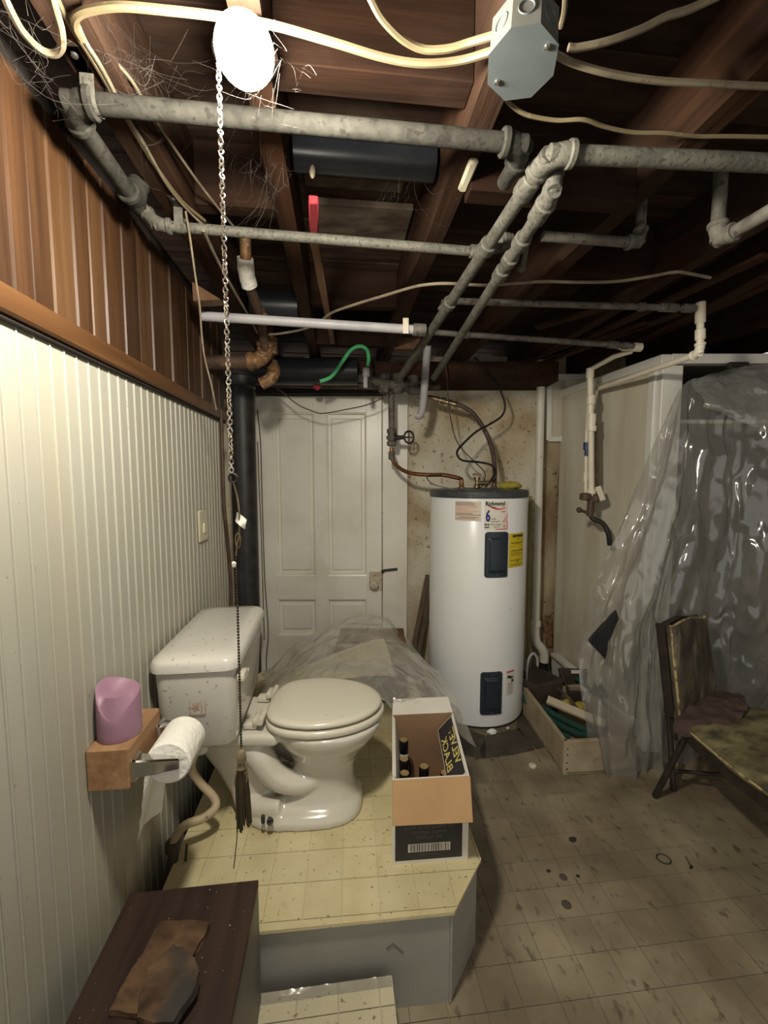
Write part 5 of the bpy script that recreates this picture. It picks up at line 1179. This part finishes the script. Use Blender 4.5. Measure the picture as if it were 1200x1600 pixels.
# ================================================================== TROUGH AND ITS CONTENTS
fl_ = onz(880, 1211, 0.004); fbk = onz(819, 1118, .004); 
TH = .165; wv_ = RT*.36 + FW*.03
tr = thing('trough', 'low wooden trough box full of hose and planters beside the closet', 'trough', fl_)
fb2 = fl_ + (fbk-fl_)*1.05
def tb(a, b_, t, nm): 
    d = (b_-a).normalized(); n = V((-d.y, d.x, 0))
    return part(nm, MB().prism([a, b_, b_+n*t, a+n*t], (0, 0, TH), .003), M['crate'], tr, False)
tb(fb2, fl_, .02, 'side_board'); tb(fl_, fl_+wv_, .02, 'end_board'); tb(fl_+wv_, fb2+wv_, .02, 'side_board'); tb(fb2+wv_, fb2, .02, 'end_board')
part('trough_bottom', MB().prism([fb2, fl_, fl_+wv_, fb2+wv_], (0, 0, .012)), M['crate'], tr, False)
for dz in (.03, .06, .1, .13):
    part('nail', MB().ball(fl_ + RT*.016 - FW*.001 + UP*dz, .004, 6, 5, (1, .5, 1)), M['hasp'], tr)
def hosew(pts, r, m, lab, n='garden_hose'): return wire(n, pts, r, m, lab, 'hose', 6, 8)
hosew([(818, 1078, 2.42), (826, 1092, 2.36), (846, 1104, 2.28), (872, 1120, 2.2), (905, 1136, 2.12), (935, 1150, 2.08)], .016, M['green'], 'dark green hose strand lying uppermost along the near side of the trough')
hosew([(817, 1084, 2.40), (830, 1103, 2.33), (852, 1118, 2.24), (880, 1136, 2.16), (905, 1146, 2.1), (930, 1152, 2.08)], .016, M['green'], 'dark green hose strand under the uppermost one in the trough')
hosew([(818, 1090, 2.38), (836, 1112, 2.30), (856, 1130, 2.2), (876, 1146, 2.12), (890, 1152, 2.09)], .015, M['green'], 'dark green hose strand nearest to the trough side board')
hosew([(900, 1060, 2.5), (915, 1072, 2.42), (932, 1088, 2.34), (945, 1105, 2.28), (955, 1128, 2.2)], .014, M['green'], 'dark green hose strand at the far side of the trough behind the planters')
hosew([(870, 1075, 2.3), (888, 1090, 2.28), (900, 1105, 2.22), (912, 1118, 2.18)], .010, M['hosed'], 'thin brown hose across the middle of the trough', 'brown_hose')
tag(part('pale_slat', MB().bar(at(855, 1093, 2.27), at(946, 1132, 2.12), .045, .02, up=-FW*.6+UP, bev=.002), M['slat'], None, False), 'pale wooden slat lying across the green hose in the trough', 'slat')
def planter(c, wt, wb_, h, rot, tilt, lab):
    R3 = Matrix.Rotation(rot, 3, 'Z') @ Matrix.Rotation(tilt, 3, 'X')
    t = thing('planter', lab, 'planter', c, 'brown planters')
    def sq(w_, z): return [c + R3 @ V((sx*w_/2, sy*w_/2, z)) for sx, sy in ((-1, -1), (1, -1), (1, 1), (-1, 1))]
    mb = MB().loft([sq(wb_, 0), sq(wt*.97, h*.9), sq(wt, h*.9), sq(wt, h), sq(wt-.014, h), sq(wb_-.01, .012)])
    part('pot', mb, M['planter'], t, False); part('soil', MB().loft([sq(wb_*.97, .02), sq(wb_*1.12, h*.42)]), M['soil'], t, False)
planter(at(842, 1110, 2.42)+UP*.0, .205, .145, .205, .25, -.10, 'brown square planter at the foot of the standpipe in the trough')
planter(at(902, 1106, 2.46)+UP*.0, .205, .145, .205, -.2, .22, 'brown square planter tipped open beside the first one in the trough')
tag(part('yellow_fruit', MB().ball(at(906, 1105, 2.24), .038, 14, 10, (1, .8, .8)).rough(.004, 30), M['yellow']), 'larger yellow sponge lump among the hoses in the trough', 'sponge')
tag(part('yellow_fruit', MB().ball(at(886, 1098, 2.27), .024, 12, 8, (1.2, .8, .8)).rough(.004, 30), M['yellow']), 'smaller yellow sponge lump by the brown hose in the trough', 'sponge')
tag(part('bracket_board', MB().bar(at(866, 1022, 2.82), at(900, 1050, 2.50), .05, .02), M['closetp'], None, False), 'whitewashed board slanting along the foot of the closet side', 'board')
# ================================================================== CHAIR
SZc = .40
ch = thing('kitchen_chair', 'rusted chair with rotted vinyl seat and back in front of the sheeting', 'chair', onz(1100, 1230, 0))
sp_ = [(1062, 1118), (1072, 1140), (1100, 1166), (1140, 1200), (1180, 1230), (1225, 1262), (1300, 1290), (1420, 1270), (1420, 1180), (1330, 1150), (1250, 1130), (1180, 1112), (1120, 1104)]
zz = [ .41, .41, .405, .405, .405, .405, .405, .405, .41, .41, .41, .41, .41]
sp3 = catmull([onz(x, y, z) for (x, y), z in zip(sp_, zz)], 3, True)
cen = sum(sp3, V((0, 0, 0)))/len(sp3)
def off(ps, g, z): return [V((p.x+(cen.x-p.x)*g, p.y+(cen.y-p.y)*g, p.z+z)) for p in ps]
part('seat', MB().loft([off(sp3, .012, -.006), off(sp3, 0, .004), off(sp3, .01, .018), off(sp3, .06, .026), off(sp3, .3, .03), off(sp3, .7, .03)]).rough(.004, 30), M['cush'], ch)
part('seat_piping', MB().tube(off(sp3, .0, .008), .0045, 6, closed=True), M['piping'], ch)
part('seat_apron', MB().loft([off(sp3, .03, -.052), off(sp3, .012, -.05), off(sp3, .006, -.007), off(sp3, .03, -.007)]), M['chairm'], ch)
# backrest : near vertical edge on the left, turning away to the right
B0, B1, B2, B3 = at(1044, 980, 1.66), at(1096, 966, 1.84), at(1114, 1092, 1.84), at(1058, 1118, 1.66)
bn = (B1-B0).cross(B3-B0).normalized()
if bn.dot(CAM-B0) < 0: bn = -bn
def bk(u, v, h): 
    p = B0.lerp(B1, u).lerp(B3.lerp(B2, u), v); 
    return p + UP*(.02*math.sin(u*math.pi)*(1-v)) + bn*(h + .012*math.sin(u*math.pi)*0)
rg0 = [bk(u, v, 0) for u, v in ((0.03, 0), (.5, 0), (.97, 0), (1, .05), (1, .95), (.97, 1), (.5, 1), (.03, 1), (0, .95), (0, .05))]
rg0 = catmull(rg0, 4, True)
cb = sum(rg0, V((0, 0, 0)))/len(rg0)
part('backrest', MB().loft([[p+(cb-p)*g+bn*h for p in rg0] for g, h in ((.06, -.012), (.0, 0), (.0, .012), (.05, .022), (.3, .028), (.7, .03))]).rough(.004, 26), M['cushb'], ch)
part('back_piping', MB().tube([p+bn*.010 for p in rg0], .005, 6, closed=True), M['piping'], ch)
part('back_shell', MB().loft([[p+(cb-p)*g+bn*h for p in rg0] for g, h in ((.05, -.05), (-.0, -.04), (-.0, -.012), (.05, -.013))]), M['chairm'], ch)
def leg(a, b_): part('leg', MB().tube([a, b_], .0125, 12).ball(b_, .0135, 8, 6), M['chairm'], ch)
leg(at(1072, 1150, 1.68), onz(1024, 1243, .012)); leg(at(1110, 1172, 1.62)+FW*.25, onz(1052, 1232, .012)); leg(onz(1330, 1272, .36), onz(1360, 1500, .012)); leg(onz(1400, 1185, .36), onz(1440, 1240, .012))
part('stretcher', MB().tube([at(1046, 1204, 1.80), onz(1390, 1230, .22)], .008, 8), M['chairm'], ch)
part('back_post', MB().tube([B3-bn*.02-UP*.02, B3-bn*.02-UP*.11+RT*.02], .012, 10), M['chairm'], ch)
sheet('rag', [
 [(1064, 1106, 1.66), (1080, 1094, 1.72), (1102, 1088, 1.78), (1132, 1084, 1.82), (1162, 1088, 1.80)],
 [(1058, 1124, 1.62), (1078, 1114, 1.64), (1104, 1106, 1.66), (1136, 1102, 1.68), (1168, 1108, 1.67)],
 [(1052, 1136, 1.59), (1076, 1134, 1.58), (1100, 1130, 1.58), (1128, 1126, 1.59), (1160, 1120, 1.61)],
 [(1052, 1144, 1.58), (1070, 1152, 1.56), (1094, 1150, 1.55), (1122, 1146, 1.55), (1150, 1132, 1.59)],
 ], M['rag'], 50, 40, 5, (.012, .006), 'brown crumpled rag draped on the chair seat below the backrest', 'rag', freq=(12, 30))
# ================================================================== FLOOR BITS
tag(part('bottle_cap', MB().lathe([(.016, 0), (.018, .002), (.018, .010), (.014, .013), (.002, .014)], onz(832, 1198, .0015), UP, 18), M['pebble']), 'small round white cap on the floor in front of the heater', 'cap')
tag(part('wire_ring', MB().torus(onz(1037, 1342, .004), .024, .0022, V((.05, 0, 1)), 24, 6, .85), M['hasp']), 'small dark wire ring on the worn vinyl floor', 'ring')
tag(part('bent_nail', MB().tube([onz(1071, 1338, .004), onz(1079, 1352, .004)], .002, 6).box(onz(1080, 1355, .004), (.018, .007, .005), Matrix.Rotation(.5, 3, 'Z'), .001), M['hasp']), 'small dark nail on the floor right of the wire ring', 'nail')
def flake(px, py, s, lab, seed):
    c = onz(px, py, .0016)
    mb = MB(); rg = [c + V((s*math.cos(a)*(1+.5*noise.noise(V((math.cos(a)*2, math.sin(a)*2, seed)))), s*math.sin(a)*.7*(1+.5*noise.noise(V((math.sin(a)*2, seed, math.cos(a)*2)))), 0)) for a in [k*2*math.pi/12 for k in range(12)]]
    mb.prism(rg, (0, 0, .0022)); tag(part('debris', mb, M['hasp'], None, False), lab, 'debris')
flake(895, 1312, .016, 'largest dark leaf scrap on the floor right of the carton', 1)
flake(857, 1361, .008, 'small dark scrap on the floor between carton and wire ring', 2)
flake(903, 1369, .007, 'tiny dark scrap on the floor right of the small dark scrap', 3)
tag(part('floor_stain', MB().lathe([(.014, .0016), (.013, .0022)], onz(880, 1371, 0), UP, 20), M['stone']), 'faint round spot on the floor, the further of two', 'spot')
tag(part('floor_stain', MB().lathe([(.016, .0016), (.015, .0022)], onz(885, 1414, 0), UP, 20), M['stone']), 'dark round spot on the floor, the nearer of two', 'spot')
# ================================================================== COBWEBS
random.seed(5)
def web(pts_a, pts_b, n, sag, r, lab):
    mb = MB()
    for k in range(n):
        a = random.choice(pts_a); b_ = random.choice(pts_b)
        a = a + V((random.gauss(0, .02), random.gauss(0, .03), random.gauss(0, .012))); b_ = b_ + V((random.gauss(0, .04), random.gauss(0, .05), random.gauss(0, .02)))
        if random.random() < .45: b_ = a.lerp(b_, random.uniform(.25, .6))
        m1 = a.lerp(b_, .33) - UP*sag*random.random() + V((random.gauss(0, .012), random.gauss(0, .012), random.gauss(0, .008))); m2 = a.lerp(b_, .7) - UP*sag*random.random() + V((random.gauss(0, .012), random.gauss(0, .012), random.gauss(0, .008)))
        mb.tube(catmull([a, m1, m2, b_], 5), r*.3*random.choice((.5, .6, .8, 1, 1.6)), 3, cap=False)
    o = part('cobweb', mb, M['web']); tag(o, lab, 'cobweb'); o['kind'] = 'stuff'
web([at(425, 110, .63)], [onz(470, 30, JZ), onz(450, 95, JZ), onz(345, 215, 2.04), onz(380, 190, 2.04)], 26, .01, .00045, 'fine cobweb strands strung from the bulb to the joist')
web([onz(170, 60, 2.12), onz(210, 90, 2.14), onz(250, 130, 2.14), onz(180, 110, JZ)], [onz(240, 170, 2.1), onz(300, 110, 2.15), onz(230, 240, JZ), onz(150, 50, JZ), onz(330, 170, 2.12)], 60, .03, .0006, 'dense dusty cobweb in the joist bay left of the bulb')
web([onz(400, 250, 2.12), onz(440, 260, JZ)], [onz(345, 330, 2.1), onz(390, 370, 2.05), onz(420, 230, JZ), onz(360, 240, 2.06)], 34, .04, .0006, 'dusty cobweb between the joist and the thinner pipe')
web([onz(20, 50, 2.05), onz(60, 120, 2.03)], [onz(75, 135, 2.05), onz(95, 150, 2.05), onz(70, 90, 2.05), onz(35, 10, 2.06)], 30, .03, .0006, 'cobweb strands between the looped cable and the cedar boards')
web([onz(640, 255, 2.16), onz(600, 300, 2.2)], [onz(560, 340, 2.2), onz(650, 330, 2.12), onz(700, 320, JZ), onz(610, 270, 2.2)], 26, .03, .0006, 'thin cobweb below the black plastic drain pipe')
web([at(590, 590, 2.3), at(560, 560, 2.2), at(640, 600, 2.3)], [at(520, 560, 2.2), at(610, 540, 2.1), at(680, 580, 2.3), at(720, 560, 2.3)], 50, .04, .0009, 'grey cobweb over the grimy pipes above the door')
